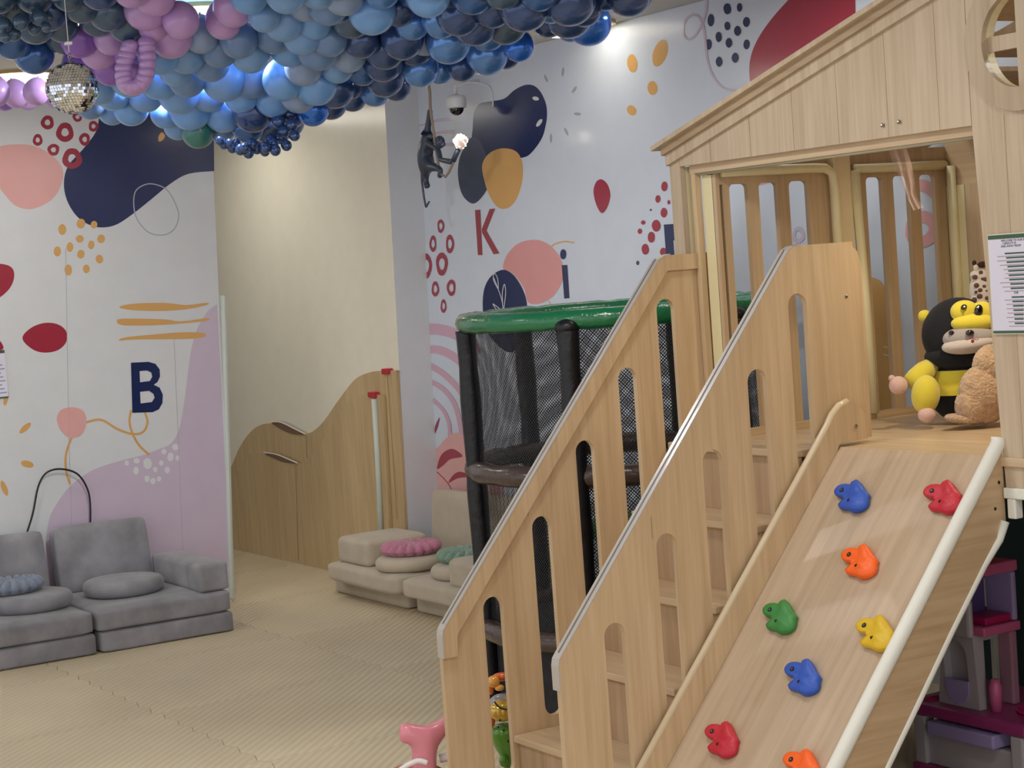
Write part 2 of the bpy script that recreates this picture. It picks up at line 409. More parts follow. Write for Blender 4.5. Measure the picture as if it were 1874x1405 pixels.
L_.poly('mural_blob', 'crimson', [(41, 619), (55, 601), (80, 591), (105, 593), (121, 606), (121, 626), (105, 641), (80, 645), (58, 638)])
L_.poly('mural_blob', 'crimson', [(-8, 620), (2, 626), (6, 638), (-8, 640)])
lavr = smooth_pts([(397, 557), (380, 570), (362, 600), (350, 640), (343, 690), (335, 750), (326, 790), (312, 812), (290, 822), (260, 833), (220, 843), (170, 860), (130, 888), (105, 920), (90, 950), (84, 990)], 4, False)
L_.poly('mural_blob', 'lav', lavr + [(84, 1100), (421, 1060), (405, 700)], sm=0)
L_.dots('mural_dots', 'white', [(270, 848, 8, 10), (312, 836, 6, 8), (249, 861, 5, 7), (284, 859, 4, 5), (306, 860, 5, 6), (232, 847, 4, 5), (295, 847, 4, 5), (325, 838, 4, 5), (269, 876, 5, 6), (280, 880, 5, 6), (291, 876, 4, 5), (250, 843, 6, 5), (300, 826, 5, 5), (321, 818, 6, 6)])
L_.poly('mural_stroke', 'orange', [(218, 562), (240, 556), (300, 554), (340, 558), (378, 554), (378, 558), (340, 566), (290, 569), (240, 567)], sm=3)
L_.poly('mural_stroke', 'orange', [(214, 588), (225, 583), (300, 584), (330, 588), (378, 582), (378, 587), (330, 592), (280, 595), (225, 595)], sm=3)
L_.poly('mural_stroke', 'orange', [(218, 623), (230, 617), (280, 612), (330, 608), (372, 609), (373, 617), (340, 620), (250, 621)], sm=3)
L_.stroke('mural_stem', 'orange', [(156, 773), (185, 768), (215, 785), (243, 794), (262, 790), (270, 772), (264, 752)], 4)
L_.stroke('mural_stem', 'orange', [(240, 750), (237, 772), (243, 794), (255, 815), (273, 832)], 4)
L_.stroke('mural_stem', 'orange', [(132, 798), (121, 830), (121, 860), (128, 886)], 4)
L_.poly('mural_flower', 'rose', [(104, 765), (112, 750), (131, 745), (150, 750), (158, 765), (155, 785), (145, 798), (125, 800), (110, 785)])
L_.dots('mural_leaves', 'orange', [(46, 783, 13, 5, -42), (50, 849, 12, 6, 12), (8, 893, 14, 5, 68), (11, 728, 15, 4, 100)])
B_ = [(935, 872), (1060, 866), (1110, 880), (1140, 920), (1143, 970), (1125, 1010), (1098, 1030), (1140, 1050), (1163, 1100), (1160, 1160), (1135, 1205), (1090, 1225), (945, 1230)]
L_.poly('mural_letter', 'navy', B_, [[(997, 932), (1050, 928), (1080, 942), (1087, 972), (1070, 1003), (1000, 1012)], [(1000, 1080), (1065, 1073), (1096, 1095), (1104, 1122), (1085, 1153), (1004, 1163)]], 3.902, (0, 440), sm=0)

R_ = Mural(wall_right, 1, YM, -1)
z5 = dict(sc=5.62, o=(760, 150)); z2 = dict(sc=2.927, o=(600, 0)); z7 = dict(sc=3.345, o=(740, 380)); z3 = dict(sc=2.781, o=(1200, 0)); z1 = dict(sc=2.838, o=(1180, 160)); z8 = dict(sc=3.515, o=(770, 560))
for yy in (380, 510, 640): R_.stroke('mural_stroke', 'lav', [(20, yy + 70), (120, yy + 50), (250, yy + 10), (400, yy)], (12, 42), **z5)
R_.poly('mural_blob', 'navy', [(640, 245), (690, 213), (880, 182), (945, 150), (1010, 90), (1095, 42), (1170, 27), (1240, 50), (1300, 120), (1345, 230), (1355, 340), (1340, 450), (1310, 560), (1250, 660), (1170, 750), (1100, 778), (1000, 790), (780, 800), (650, 760), (585, 600), (590, 480), (600, 330)], **z5)
R_.poly('mural_blob', 'slate', [(580, 570), (520, 650), (462, 760), (438, 900), (450, 1050), (490, 1170), (570, 1245), (640, 1230), (730, 1120), (770, 1000), (750, 820), (670, 620)], **z5)
R_.poly('mural_blob', 'orange', [(688, 900), (702, 810), (760, 735), (850, 690), (940, 683), (1030, 710), (1085, 780), (1107, 900), (1095, 1040), (1050, 1180), (990, 1270), (910, 1305), (840, 1280), (780, 1200), (725, 1070)], **z5)
R_.dots('mural_dots', 'white', [(1238, 170, 34, 20, 10), (1275, 420, 48, 20, -55)], **z5)
R_.dots('mural_dots', 'grey', [(1168, 420, 7, 22, -20), (1259, 385, 7, 26, 5), (1320, 480, 7, 22, 35), (1337, 610, 20, 8, 5), (1277, 705, 7, 24, -25), (1195, 740, 6, 26, 0)], **z2)
R_.dots('mural_dots', 'orange', [(1157, 116, 9, 17, -5), (1208, 97, 12, 26, 18), (1194, 161, 9, 13), (1156, 202, 8, 10, -30)])
R_.poly('mural_blob', 'crimson', [(1086, 350), (1091, 333), (1101, 328), (1112, 338), (1117, 358), (1111, 380), (1101, 390), (1091, 374)])
R_.dots('mural_dots', 'crimson', [(1216, 341, 6, 9), (1204, 364, 5, 7), (1215, 389, 6, 9), (1224, 370, 3, 4), (1177, 407, 4, 4), (1171, 423, 4, 5), (1201, 413, 8, 11), (1192, 434, 7, 10), (1181, 456, 7, 10), (1214, 461, 6, 8), (1185, 507, 6, 9), (1233, 433, 4, 6)])
R_.dots('mural_dots', 'slate', [(1191, 384, 2, 2), (1167, 481, 3, 4), (1197, 490, 2, 3)])
R_.poly('mural_letter', 'kred', [(432, 15), (465, 12), (478, 290), (450, 290)], sm=0, **z7)
R_.poly('mural_letter', 'kred', [(522, 8), (556, 5), (503, 140), (582, 280), (546, 285), (476, 155), (474, 130)], sm=0, **z7)
R_.poly('mural_blob', 'pink', [(605, 375), (622, 300), (680, 230), (750, 201), (830, 200), (900, 238), (952, 305), (976, 380), (965, 450), (920, 530), (860, 575), (800, 590), (755, 575), (735, 500), (690, 430), (645, 390)], **z7)
R_.poly('mural_blob', 'navy', [(480, 620), (488, 500), (530, 420), (600, 380), (660, 405), (712, 475), (745, 560), (752, 650), (748, 740), (700, 850), (640, 885), (560, 830), (500, 740)], **z7)
for P in ([(605, 632), (598, 570), (575, 500), (548, 430)], [(575, 500), (545, 440), (552, 400), (572, 440), (575, 500)], [(602, 600), (600, 520), (612, 468), (620, 520), (608, 625)], [(600, 632), (560, 600), (542, 590), (570, 632)]):
    R_.stroke('mural_leaf', 'white', P, 4, **z7)
R_.stroke('mural_stem', 'orange', [(895, 240), (930, 218), (985, 207), (1040, 214)], 8, **z7)
R_.stroke('mural_stem', 'orange', [(880, 570), (900, 598), (918, 630)], 5, **z7)
R_.dots('mural_letter', 'navy', [(972, 285, 20, 31)], **z7)
R_.poly('mural_letter', 'navy', [(963, 352), (997, 350), (1010, 553), (978, 556)], sm=0, **z7)
RC = [(222, 113, 21, 42), (175, 220, 21, 51), (278, 222, 25, 58), (229, 345, 36, 72), (134, 357, 33, 78), (189, 497, 23, 47), (287, 490, 27, 51), (239, 602, 18, 42)]
R_.rings('mural_rings', 'crimson', RC, wid=.5, **z7)
R_.poly('mural_letter', 'navy', [(1588, 103), (1660, 99), (1720, 160), (1700, 200), (1645, 200), (1652, 295), (1602, 292)], sm=0, **z7)
R_.dots('mural_dots', 'navy', [(364, 45, 20, 28), (426, 38, 14, 22), (280, 103, 17, 32), (461, 112, 17, 26), (364, 132, 15, 22), (416, 157, 17, 26), (320, 188, 16, 26), (372, 218, 16, 25), (268, 226, 17, 27), (462, 226, 16, 25), (404, 294, 17, 26), (322, 314, 16, 26)], **z3)
R_.poly('mural_blob', 'crimson', smooth_pts([(490, 480), (478, 400), (477, 330), (492, 260), (530, 180), (590, 95), (665, 10), (745, -70)], 4, False) + [(1013, -90), (1016, 80), (1018, 300)], sm=0, **z3)
R_.stroke('mural_outline', 'lav', [(262, -20), (255, 60), (235, 120), (200, 180), (165, 200), (140, 172), (145, 110), (185, 75), (220, 88), (240, 130), (252, 200), (262, 300), (290, 385), (340, 445), (410, 462)], 11, **z3)
R_.stroke('mural_arc', 'pink', [(560, 500), (700, 474), (850, 470), (990, 500)], 26, **z1)
R_.stroke('mural_arc', 'pink', [(1390, 505), (1460, 515), (1560, 600)], 60, **z1)
R_.rings('mural_rings', 'pink', [(1440, 735, 92, 96)], wid=.36, **z1)
R_.rings('mural_rings', 'lav', [(798, 765, 32, 44)], wid=.5, **z1)
R_.poly('mural_blob', 'orange', [(1130, 990), (1205, 995), (1250, 1040), (1278, 1130), (1290, 1230), (1318, 1400), (1335, 1700), (1100, 1750), (1060, 1400), (1070, 1100)], **z1)
for yy in (1345, 1385): R_.stroke('mural_outline', 'white', [(1240, yy), (1280, yy + 12), (1330, yy + 30)], 5, **z1)
R_.stroke('mural_arc', 'mauve', [(30, 150), (120, 150), (240, 190), (380, 300)], (72, 60), **z8)
R_.stroke('mural_arc', 'mauve', [(40, 278), (130, 285), (245, 350), (340, 450)], 50, **z8)
R_.stroke('mural_arc', 'mauve', [(50, 378), (150, 440), (260, 555), (330, 700)], 36, **z8)
R_.stroke('mural_arc', 'mauve', [(60, 484), (150, 540), (225, 650), (265, 830)], 30, **z8)
R_.stroke('mural_arc', 'mauve', [(75, 602), (140, 665), (180, 750), (187, 840)], 24, **z8)
R_.poly('mural_blob', 'rose', [(60, 950), (110, 910), (150, 862), (205, 820), (250, 818), (300, 850), (400, 900), (480, 1000), (520, 1230), (300, 1330), (80, 1300)], **z8)
R_.poly('mural_leaf', 'crimson', [(105, 1047), (130, 960), (190, 918), (240, 935), (267, 968), (190, 985), (150, 1020)], **z8)
R_.poly('mural_leaf', 'crimson', [(178, 1137), (210, 1085), (258, 1065), (320, 1095), (240, 1107)], **z8)
R_.poly('mural_leaf', 'crimson', [(85, 830), (95, 765), (120, 716), (108, 775)], **z8)
R_.stroke('mural_stem', 'crimson', [(104, 1066), (150, 1110), (185, 1155), (208, 1203)], 6, **z8)

# ------------------------------------------------------------------ wavy wooden cladding on the cream wall
def wall_xz(p, Y=1.79): q = at(p[0], p[1], 1, Y); return (q.x, q.z)
wave = thing('wavy_wood_panel', 'pale wood wall cladding with a wavy top edge below the cream wall', 'wall panel', (-5.0, 1.78, 0))
prof = smooth_pts([(380, 925), (420, 862), (440, 818), (460, 790), (482, 776), (510, 776), (535, 787), (562, 794), (590, 775), (620, 733), (650, 695), (675, 682), (700, 678), (735, 678)], 5, False)
poly = [wall_xz(p, 1.785) for p in prof]
poly[-1] = (-3.905, poly[-1][1])
bm = BM(); slab(bm, [[(-8.9, .0)] + [(-8.9, .35), (-6.6, .38)] + poly + [(-3.96, 0.)]], 1, 1.78, 1.797); new_obj('rear_board', bm, M_WAVE, wave)
prof2 = smooth_pts([(380, 960), (425, 880), (452, 836), (475, 828), (505, 834), (540, 848), (562, 840), (600, 790), (632, 740), (655, 724), (682, 722)], 5, False)
poly2 = [wall_xz(p, 1.76) for p in prof2]
xe = wall_xz((700, 722), 1.76)[0]
bm = BM(); slab(bm, [[(-8.9, 0.), (-8.9, .3), (-6.6, .3)] + poly2 + [(xe, poly2[-1][1]), (xe - .06, 0.)]], 1, 1.76, 1.778); new_obj('front_board', bm, M_WAVE, wave)
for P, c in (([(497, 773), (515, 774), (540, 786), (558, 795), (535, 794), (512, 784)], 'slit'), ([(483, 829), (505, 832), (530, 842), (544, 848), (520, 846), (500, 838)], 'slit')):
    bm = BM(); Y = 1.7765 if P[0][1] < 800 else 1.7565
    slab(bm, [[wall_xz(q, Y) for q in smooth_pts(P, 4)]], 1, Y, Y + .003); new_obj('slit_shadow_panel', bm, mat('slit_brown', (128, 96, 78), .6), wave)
    bm = BM(); Q = [(p[0], p[1] - 1) for p in P[:4]]; tube(bm, [at(x, y, 1, Y - .002) for x, y in smooth_pts(Q, 4, False)], .004, 6); new_obj('pale_edging', bm, M_FOAM, wave)
for x0, y0, x1, y1, Y in ((541, 850, 546, 1026, 1.759), (709, 690, 727, 950, 1.779), (561, 797, 562, 838, 1.779)):
    bm = BM(); tube(bm, [at(x0, y0, 1, Y), at(x1, y1, 1, Y)], .0016, 4); new_obj('board_joint', bm, mat('joint_brown', (140, 112, 78), .7), wave)
M_RED = mat('red_foam', (190, 44, 62), .5)
for x, y, Y, in ((707, 679, 1.775), (682, 722, 1.752)):
    c = at(x, y, 1, Y); bm = BM(); box(bm, c.x - .036, c.x + .036, Y - .014, Y + .024, c.z - .016, c.z + .014, .005); new_obj('red_clamp', bm, M_RED, wave)
a = at(685, 730, 1, 1.75); b = at(697, 968, 1, 1.75)
bm = BM(); tube(bm, [a, (a + b) / 2 + Vector((.004, 0, 0)), b + (b - a) * .25], .016, 10); new_obj('padded_post', bm, mat('pale_mint_foam', (206, 216, 206), .5), wave, smooth=True)

# ------------------------------------------------------------------ playhouse
HX0, HY0, HZ = -.08, .85, 1.08
house = thing('playhouse', 'large pale wood indoor playhouse with gable roof and round window', 'playhouse', (.6, .85, 0))
def zr(x):      # underside line of the gable trim
    return 2.002 + .275 * (x if x < 1.5 else 3.0 - x)
def cut_plank(x0, x1, zlo, y0=.85, y1=.872, hole=None, name='gable_plank', m=None):
    g = .0008; xs = [x0 + g, x1 - g]
    top = [(xs[1], zr(xs[1]) + .02)] + ([(1.5, zr(1.5) + .02)] if x0 < 1.5 < x1 else []) + [(xs[0], zr(xs[0]) + .02)]
    bm = BM(); slab(bm, [[(xs[0], zlo), (xs[1], zlo)] + top] + ([hole] if hole else []), 1, y0, y1)
    return new_obj(name, bm, m or M_WOODG, house)
sx = [-.0215, .147, .356, .566, .772, .985, 1.19, 1.31]
cut_plank(HX0, -.0215, 0.0, name='corner_plank')
for i in range(len(sx) - 1): cut_plank(sx[i], sx[i + 1], 1.977)
# broad column board with the round window cut out of it
wc = (1.505, 2.185); ro, ri = .188, .137
hole = arc(wc[0], wc[1], ri, 0, 345, 23)
bm = BM(); g = .0015
slab(bm, [[(1.362, .975), (1.69, .975), (1.69, zr(1.69) + .02), (1.5, zr(1.5) + .02), (1.3115, zr(1.31) + .02), (1.3115, 1.977), ]] + [hole], 1, .85, .872)
new_obj('window_plank', bm, M_WOODG, house)
for a, b in ((1.69, 1.95), (1.95, 2.2), (2.2, 2.45), (2.45, 2.75), (2.75, 3.08)): cut_plank(a, b, .975)
for a, b in (((1.414, .846), (.97, 1.995)),):
    bm = BM(); box(bm, 1.428, 1.431, .8485, .8505, .98, 1.995); new_obj('board_joint', bm, mat('joint_pale', (190, 170, 140), .6), house)
# round window frame and muntins
bm = BM(); slab(bm, [arc(wc[0], wc[1], ro, 0, 352.5, 47), arc(wc[0], wc[1], ri - .012, 0, 352.5, 47)], 1, .832, .85)
wf = new_obj('window_ring', bm, M_RING, house)
bm = BM(); slab(bm, [arc(wc[0], wc[1], ri, 0, 352.5, 47), arc(wc[0], wc[1], ri - .008, 0, 352.5, 47)], 1, .8505, .882)
new_obj('window_sleeve', bm, M_FOAMY, house)
bm = BM(); box(bm, wc[0] - .018, wc[0] + .022, .852, .868, wc[1] - ri, wc[1] + ri); new_obj('muntin', bm, M_WOODG, wf)
bm = BM(); box(bm, wc[0] - ri, wc[0] + ri, .855, .871, wc[1] - .02, wc[1] + .02); new_obj('muntin', bm, M_WOODG, wf)
# door knobs / bolts
for x, z in ((.965, 2.013), (1.033, 2.016)):
    bm = BM(); ell(bm, (x, .845, z), (.006, .006, .006), None, 10, 6); new_obj('bolt', bm, M_STEEL, house)
# roof: cap boards, mouldings, slatted slopes (left slope and mirrored right slope)
def strip_along(x0, x1, dz0, dz1, y0, y1, name, m):
    bm = BM()
    for a, b in ((x0, 1.5), (1.5, 3.0 - x0)):
        L = [(a, zr(a) + dz0), (b, zr(b) + dz0), (b, zr(b) + dz1), (a, zr(a) + dz1)]
        slab(bm, [L], 1, y0, y1)
    return new_obj(name, bm, m, house)
strip_along(-.112, 0, .066, .082, .80, .90, 'roof_cap_board', M_WOODG)
strip_along(-.085, 0, .040, .066, .822, .85, 'roof_moulding', M_MOULD_SHADE)
strip_along(-.082, 0, .004, .040, .836, .85, 'roof_moulding', M_WOODG)
for k in range(6):
    a = -.11 + k * .27
    for sgn in (0, 1):
        xa, xb = (a, a + .16) if not sgn else (3.0 - a - .16, 3.0 - a)
        bm = BM(); slab(bm, [[(xa, zr(xa) + .045), (xb, zr(xb) + .045), (xb, zr(xb) + .06), (xa, zr(xa) + .06)]], 1, .9, 1.96)
        new_obj('roof_slat', bm, M_WOODD, house)
for y in (.9, 1.4, 1.94):
    bm = BM()
    for a, b in ((-.1, 1.5), (1.5, 3.1)): slab(bm, [[(a, zr(a) + .01), (b, zr(b) + .01), (b, zr(b) + .045), (a, zr(a) + .045)]], 1, y, y + .03)
    new_obj('rafter', bm, M_WOODD, house)
# corner post, jambs
for x0, x1, y0, y1, m_, n in ((-.08, -.052, .872, .93, M_WOOD, 'corner_plank'), (-.052, -.023, .873, .9, M_FOAMY, 'foam_strip'), (.002, .024, .873, .9, M_WOOD, 'jamb'), (.026, .085, .9, .915, M_FOAMY, 'jamb')):
    bm = BM(); box(bm, x0, x1, y0, y1, 1.08 if n != 'corner_plank' else 0, 1.975, .003); new_obj(n, bm, m_, house)
# header inside
bm = BM(); box(bm, 0, 3, .872, .9, 1.95, 1.99); new_obj('header_beam', bm, M_WOODX, house)
bm = BM(); tube(bm, [(.02, .885, 1.948), (1.3, .885, 1.948)], .007, 8); new_obj('foam_strip', bm, mat('grey_foam', (178, 172, 148), .5), house, smooth=True)
# left side wall, two slatted panels at x .08-.10
def slot_loop(y0, y1, z0, z1):
    r = (y1 - y0) / 2 * .45
    return [(y0, z0), (y1, z0)] + [(y1, z1 - r)] + arc(y1 - r, z1 - r, r, 0, 90, 4)[1:] + arc(y0 + r, z1 - r, r, 90, 180, 4)[:-1] + [(y0, z1 - r)]
for y0, y1, slots in ((.9, 1.39, ((.915, .93), (.955, 1.034), (1.080, 1.160), (1.210, 1.294))), (1.465, 1.95, ((1.478, 1.512), (1.556, 1.632), (1.682, 1.758), (1.808, 1.882)))):
    holes = [slot_loop(a, b, 1.09, 1.905) for a, b in slots if b > a and a > y0 + .005]
    bm = BM(); slab(bm, [[(y0, 1.069), (y1, 1.069), (y1, 2.0), (y0, 2.0)]] + holes, 0, .08, .1)
    new_obj('slatted_panel', bm, M_WOODD, house)
bm = BM(); box(bm, .07, .13, 1.39, 1.465, 1.069, 2.0, .004); new_obj('side_post', bm, mat('pale_post', (232, 214, 176), .5), house)
for P in ([(.135, 1.50, 1.09), (.135, 1.49, 1.5), (.135, 1.475, 1.93)], [(.115, .92, 1.945), (.115, 1.3, 1.945), (.118, 1.36, 1.942), (.125, 1.385, 1.925), (.128, 1.39, 1.87), (.128, 1.39, 1.1)], [(.115, 1.49, 1.935), (.115, 1.92, 1.935)], [(.14, 1.925, 1.09), (.14, 1.925, 1.93)]):
    bm = BM(); tube(bm, P, .017, 10); new_obj('foam_strip', bm, M_FOAMY, house, smooth=True)
bm = BM(); box(bm, .06, .09, .9, 1.95, 1.94, 2.0); new_obj('side_beam', bm, M_WOODY, house)
# back wall boards of the house
bm = BM(); box(bm, .1, 3.05, 1.94, 1.96, 1.86, 2.02); new_obj('back_beam', bm, M_WOODX, house)
xs = [.1, .19, .42, .7, 1.0, 1.3, 1.6, 1.9, 2.2, 2.5, 2.8, 3.05]
for i in range(len(xs) - 1):
    bm = BM(); box(bm, xs[i] + .002, xs[i + 1] - .002, 1.935, 1.952, 1.06, 1.86); new_obj('back_board', bm, M_WOODD if i else M_FOAMY, house)
bm = BM(); ell(bm, (.36, 1.93, 1.76), (.006, .004, .006), None, 8, 6); new_obj('bolt', bm, M_STEEL, house)
# right side wall (beyond the frame), ceiling board, platform
bm = BM(); box(bm, 3.05, 3.07, .872, 1.95, 0, 2.0); new_obj('side_board', bm, M_WOOD, house)
bm = BM(); box(bm, .55, 3.04, 1.15, 1.93, 2.0, 2.012); new_obj('ceiling_board', bm, M_WOODD, house)
bm = BM(); lathe(bm, [(.001, -.004), (.03, -.004), (.032, 0)], (.98, 1.3, 1.999), 16); new_obj('puck_lamp', bm, mat('puck_glow', (255, 244, 214), .5, emit=3), house)
pk = down_light(.98, 1.3, 5, .06, 1.99, (1, .85, .6)); pk.parent = house; pk.location = Vector((.98, 1.3, 1.99)) - Vector(house.location)
bm = BM(); box(bm, .672, 3.05, .8405, .8735, 1.043, 1.068, .002)
new_obj('platform_board', bm, M_WOODX, house)
bm = BM(); box(bm, .002, .648, .78, .8735, 1.043, 1.068, .002)
new_obj('platform_board', bm, M_WOODX, house)
for k in range(5):
    y0 = .875 + k * .21
    bm = BM(); box(bm, .02, 3.045, y0 + .0008, min(y0 + .2095, 1.925), 1.043, 1.068, .002); new_obj('platform_board', bm, M_WOODX, house)
bm = BM(); box(bm, .02, 3.05, .876, .892, .95, 1.042); new_obj('platform_fascia', bm, M_WOODX, house)
bm = BM(); box(bm, .1, .125, .9, 1.93, 1.0685, 1.092); new_obj('base_rail', bm, M_WOODY, house)
for x in (.04, 3.0):
    for y in (.84, 1.9):
        bm = BM(); box(bm, x, x + .05, y, y + .04, 0, 1.042, .003); new_obj('leg', bm, M_WOOD, house)
bm = BM(); box(bm, .1, 3.0, 1.955, 1.965, 0, 1.05); new_obj('dark_back_panel', bm, mat('dark_teal_panel', (38, 58, 58), .9, bump=.1), house)  # dark panel added so the space under the platform reads dark
bm = BM(); box(bm, 1.36, 1.6, .838, .85, .955, .985, .004); new_obj('foam_strip', bm, M_FOAM, house)
bm = BM(); box(bm, 1.37, 1.40, .84, .87, .90, .955, .004); new_obj('white_bracket', bm, M_FOAM, house)

# ------------------------------------------------------------------ staircase
stair = thing('staircase', 'wooden staircase between two slotted railings climbing to the playhouse', 'stairs', (.32, .2, 0))
SY = [-.007, .193, .378, .563, .735]; STOP = [.662, .89, 1.112, 1.33, 1.543]; SBOT = [.09, .25, .47, .70, .96]
def rail_poly():
    return [(-.2, 0), (-.2, .57), (-.196, .588), (-.185, .602), (.70, 1.655)] + [(.715, 1.672), (.735, 1.682), (.76, 1.686)] + [(.93, 1.686), (.96, 1.678), (.985, 1.655), (1.0, 1.61), (.999, 1.082), (.778, 1.082), (.778, .0)]
def vslot(y, z0, z1, r=.036):
    return arc(y, z1 - r, r, 0, 180, 10) + arc(y, z0 + r, r, 180, 360, 10)
for x0, x1 in ((-.02, 0.0), (.65, .67)):
    bm = BM(); slab(bm, [rail_poly()] + [vslot(SY[i], SBOT[i], STOP[i]) for i in range(5)], 0, x0, x1)
    rl = new_obj('railing', bm, M_WOOD, stair)
    # cap band and inner handrail board follow the sloping edge
    sx0, sx1 = (0.0, .014) if x0 < 0 else (.636, .65)
    edge = [(-.2, .50), (-.2, .57), (-.196, .588), (-.185, .602), (.70, 1.655), (.715, 1.672), (.735, 1.682), (.76, 1.686), (.985, 1.686)]
    inner = [(.985, 1.635), (.745, 1.635), (.735, 1.625), (-.15, .565), (-.153, .50)]
    bm = BM(); slab(bm, [edge + inner], 0, sx0, sx1); new_obj('handrail_board', bm, M_WOOD, rl)
    bm = BM(); w0, w1 = (x0 - .001, .015) if x0 < 0 else (.635, x1 + .001)
    off = []
    E = [(-.2, .50), (-.2, .57), (-.196, .588), (-.185, .602), (.70, 1.655), (.715, 1.672), (.735, 1.682), (.76, 1.686)]
    for i, p in enumerate(E):
        a, b = E[max(i - 1, 0)], E[min(i + 1, len(E) - 1)]; dx, dy = b[0] - a[0], b[1] - a[1]; l = math.hypot(dx, dy)
        off.append((p[0] - dy / l * .004, p[1] + dx / l * .004))
    slab(bm, [E + off[::-1]], 0, w0, w1); new_obj('edge_band', bm, M_EDGE, rl)
    bm = BM(); tube(bm, [((w0 + w1) / 2, off[i][0] - .001, off[i][1] + .001) for i in range(3, 6)], .0022, 6); new_obj('joint_line', bm, mat('band_line', (120, 116, 112), .3), rl)
    yj = .145; bm = BM(); box(bm, x1 + .0002, x1 + .0006, yj, yj + .0012, .895 if x0 < 0 else .88, .945); new_obj('board_joint', bm, mat('joint_brown', (140, 112, 78), .7), rl)
    for y, z in ((.93, 1.52), (.93, 1.15)):
        bm = BM(); ell(bm, (x1 + .0005, y, z), (.003, .006, .006), None, 10, 6); new_obj('screw', bm, M_STEEL, rl)
TY = [.03, .2, .37, .54]; TZ = [.214, .43, .645, .862]
M_YEL = mat('yellow_edge_strip', (176, 150, 70), .5); M_REDS = mat('red_edge_strip', (150, 84, 74), .5)
for i in range(4):
    bm = BM(); box(bm, .002, .648, TY[i], TY[i] + .195, TZ[i] - .022, TZ[i], .003); tr = new_obj('tread', bm, M_WOODX, stair)
    bm = BM(); box(bm, .02, .63, TY[i] + .012, TY[i] + .016, TZ[i] - .028, TZ[i] - .0225); new_obj('edge_strip', bm, M_REDS if i == 1 else M_YEL, tr)
for i in range(5):
    y = TY[i] + .02 if i < 4 else .79
    z0 = 0 if i == 0 else TZ[i - 1]; z1 = TZ[i] - .0225 if i < 4 else 1.0455
    y = y if i < 4 else .722
    bm = BM(); box(bm, .003, .647, y, y + .012, z0 + .0005, z1); new_obj('riser', bm, wood('oak_riser', (188, 160, 130)), stair)
bm = BM(); box(bm, .002, .648, .705, .778, 1.046, 1.070, .004); new_obj('tread', bm, M_WOODX, stair)

# ------------------------------------------------------------------ climbing ramp
ramp = thing('climbing_ramp', 'steep wooden climbing ramp with coloured holds leading to the playhouse', 'climbing ramp', (1.02, .4, 0))
def rz(y): return 1.18 * y + .09
bm = BM(); slab(bm, [[(-.075, 0.001), (.818, rz(.818) - .005), (.838, 1.0695), (.839, 1.04), (-.04, .001)]], 0, .706, 1.334)
new_obj('ramp_board', bm, M_WOODR, ramp)
bm = BM(); slab(bm, [[(-.17, .002), (.80, 1.135), (.82, 1.165), (.85, 1.19), (.885, 1.2), (.92, 1.19), (.945, 1.16), (.95, 1.1), (.95, 1.082), (.838, 1.082), (.776, .96), (.0, .002)]], 0, .685, .705)
sb = new_obj('side_board', bm, M_WOOD, ramp)
bm = BM(); tube(bm, [(.695, -.17, .006), (.695, .80, 1.139), (.695, .82, 1.168), (.695, .85, 1.193), (.695, .885, 1.203)], .0112, 8); new_obj('pale_edging', bm, mat('pale_edge', (222, 204, 172), .35, coat=.4), sb, smooth=True)
bm = BM(); ell(bm, (.7065, .905, 1.125), (.003, .007, .007), None, 10, 6); new_obj('screw', bm, M_STEEL, sb)
def ur(y): return 1.184 * y + .104
def lr(y): return 1.2 * y - .136
bm = BM(); slab(bm, [[(-.06, .002), (.848, ur(.848) - .01), (.848, lr(.848) + .0), (.115, .002)]], 0, 1.335, 1.355)
sr = new_obj('side_board', bm, wood('oak_side_slope', (196, 168, 134), 'y'), ramp)
bm = BM(); tube(bm, [(1.345, -.06, ur(-.06)), (1.345, .1, ur(.1)), (1.345, .3, ur(.3) + .002), (1.345, .5, ur(.5)), (1.345, .845, ur(.845) + .0), (1.345, .848, ur(.86))], .0205, 12); new_obj('foam_tube', bm, M_FOAM, sr, smooth=True)
bm = BM(); tube(bm, [(1.347, .12, lr(.12)), (1.347, .3, lr(.3) - .004), (1.347, .48, lr(.48)), (1.347, .62, lr(.62) + .006), (1.347, .76, lr(.76) + .004), (1.352, .82, lr(.82) - .006), (1.36, .84, lr(.84) + .02)], .0125, 10); new_obj('foam_tube', bm, M_FOAM, sr, smooth=True)
for y, z in ((.83, 1.0), (.26, .31), (.81, .93)):
    bm = BM(); ell(bm, (1.3555, y, z), (.002, .005, .005), None, 8, 6); new_obj('screw', bm, M_DARK, sr)
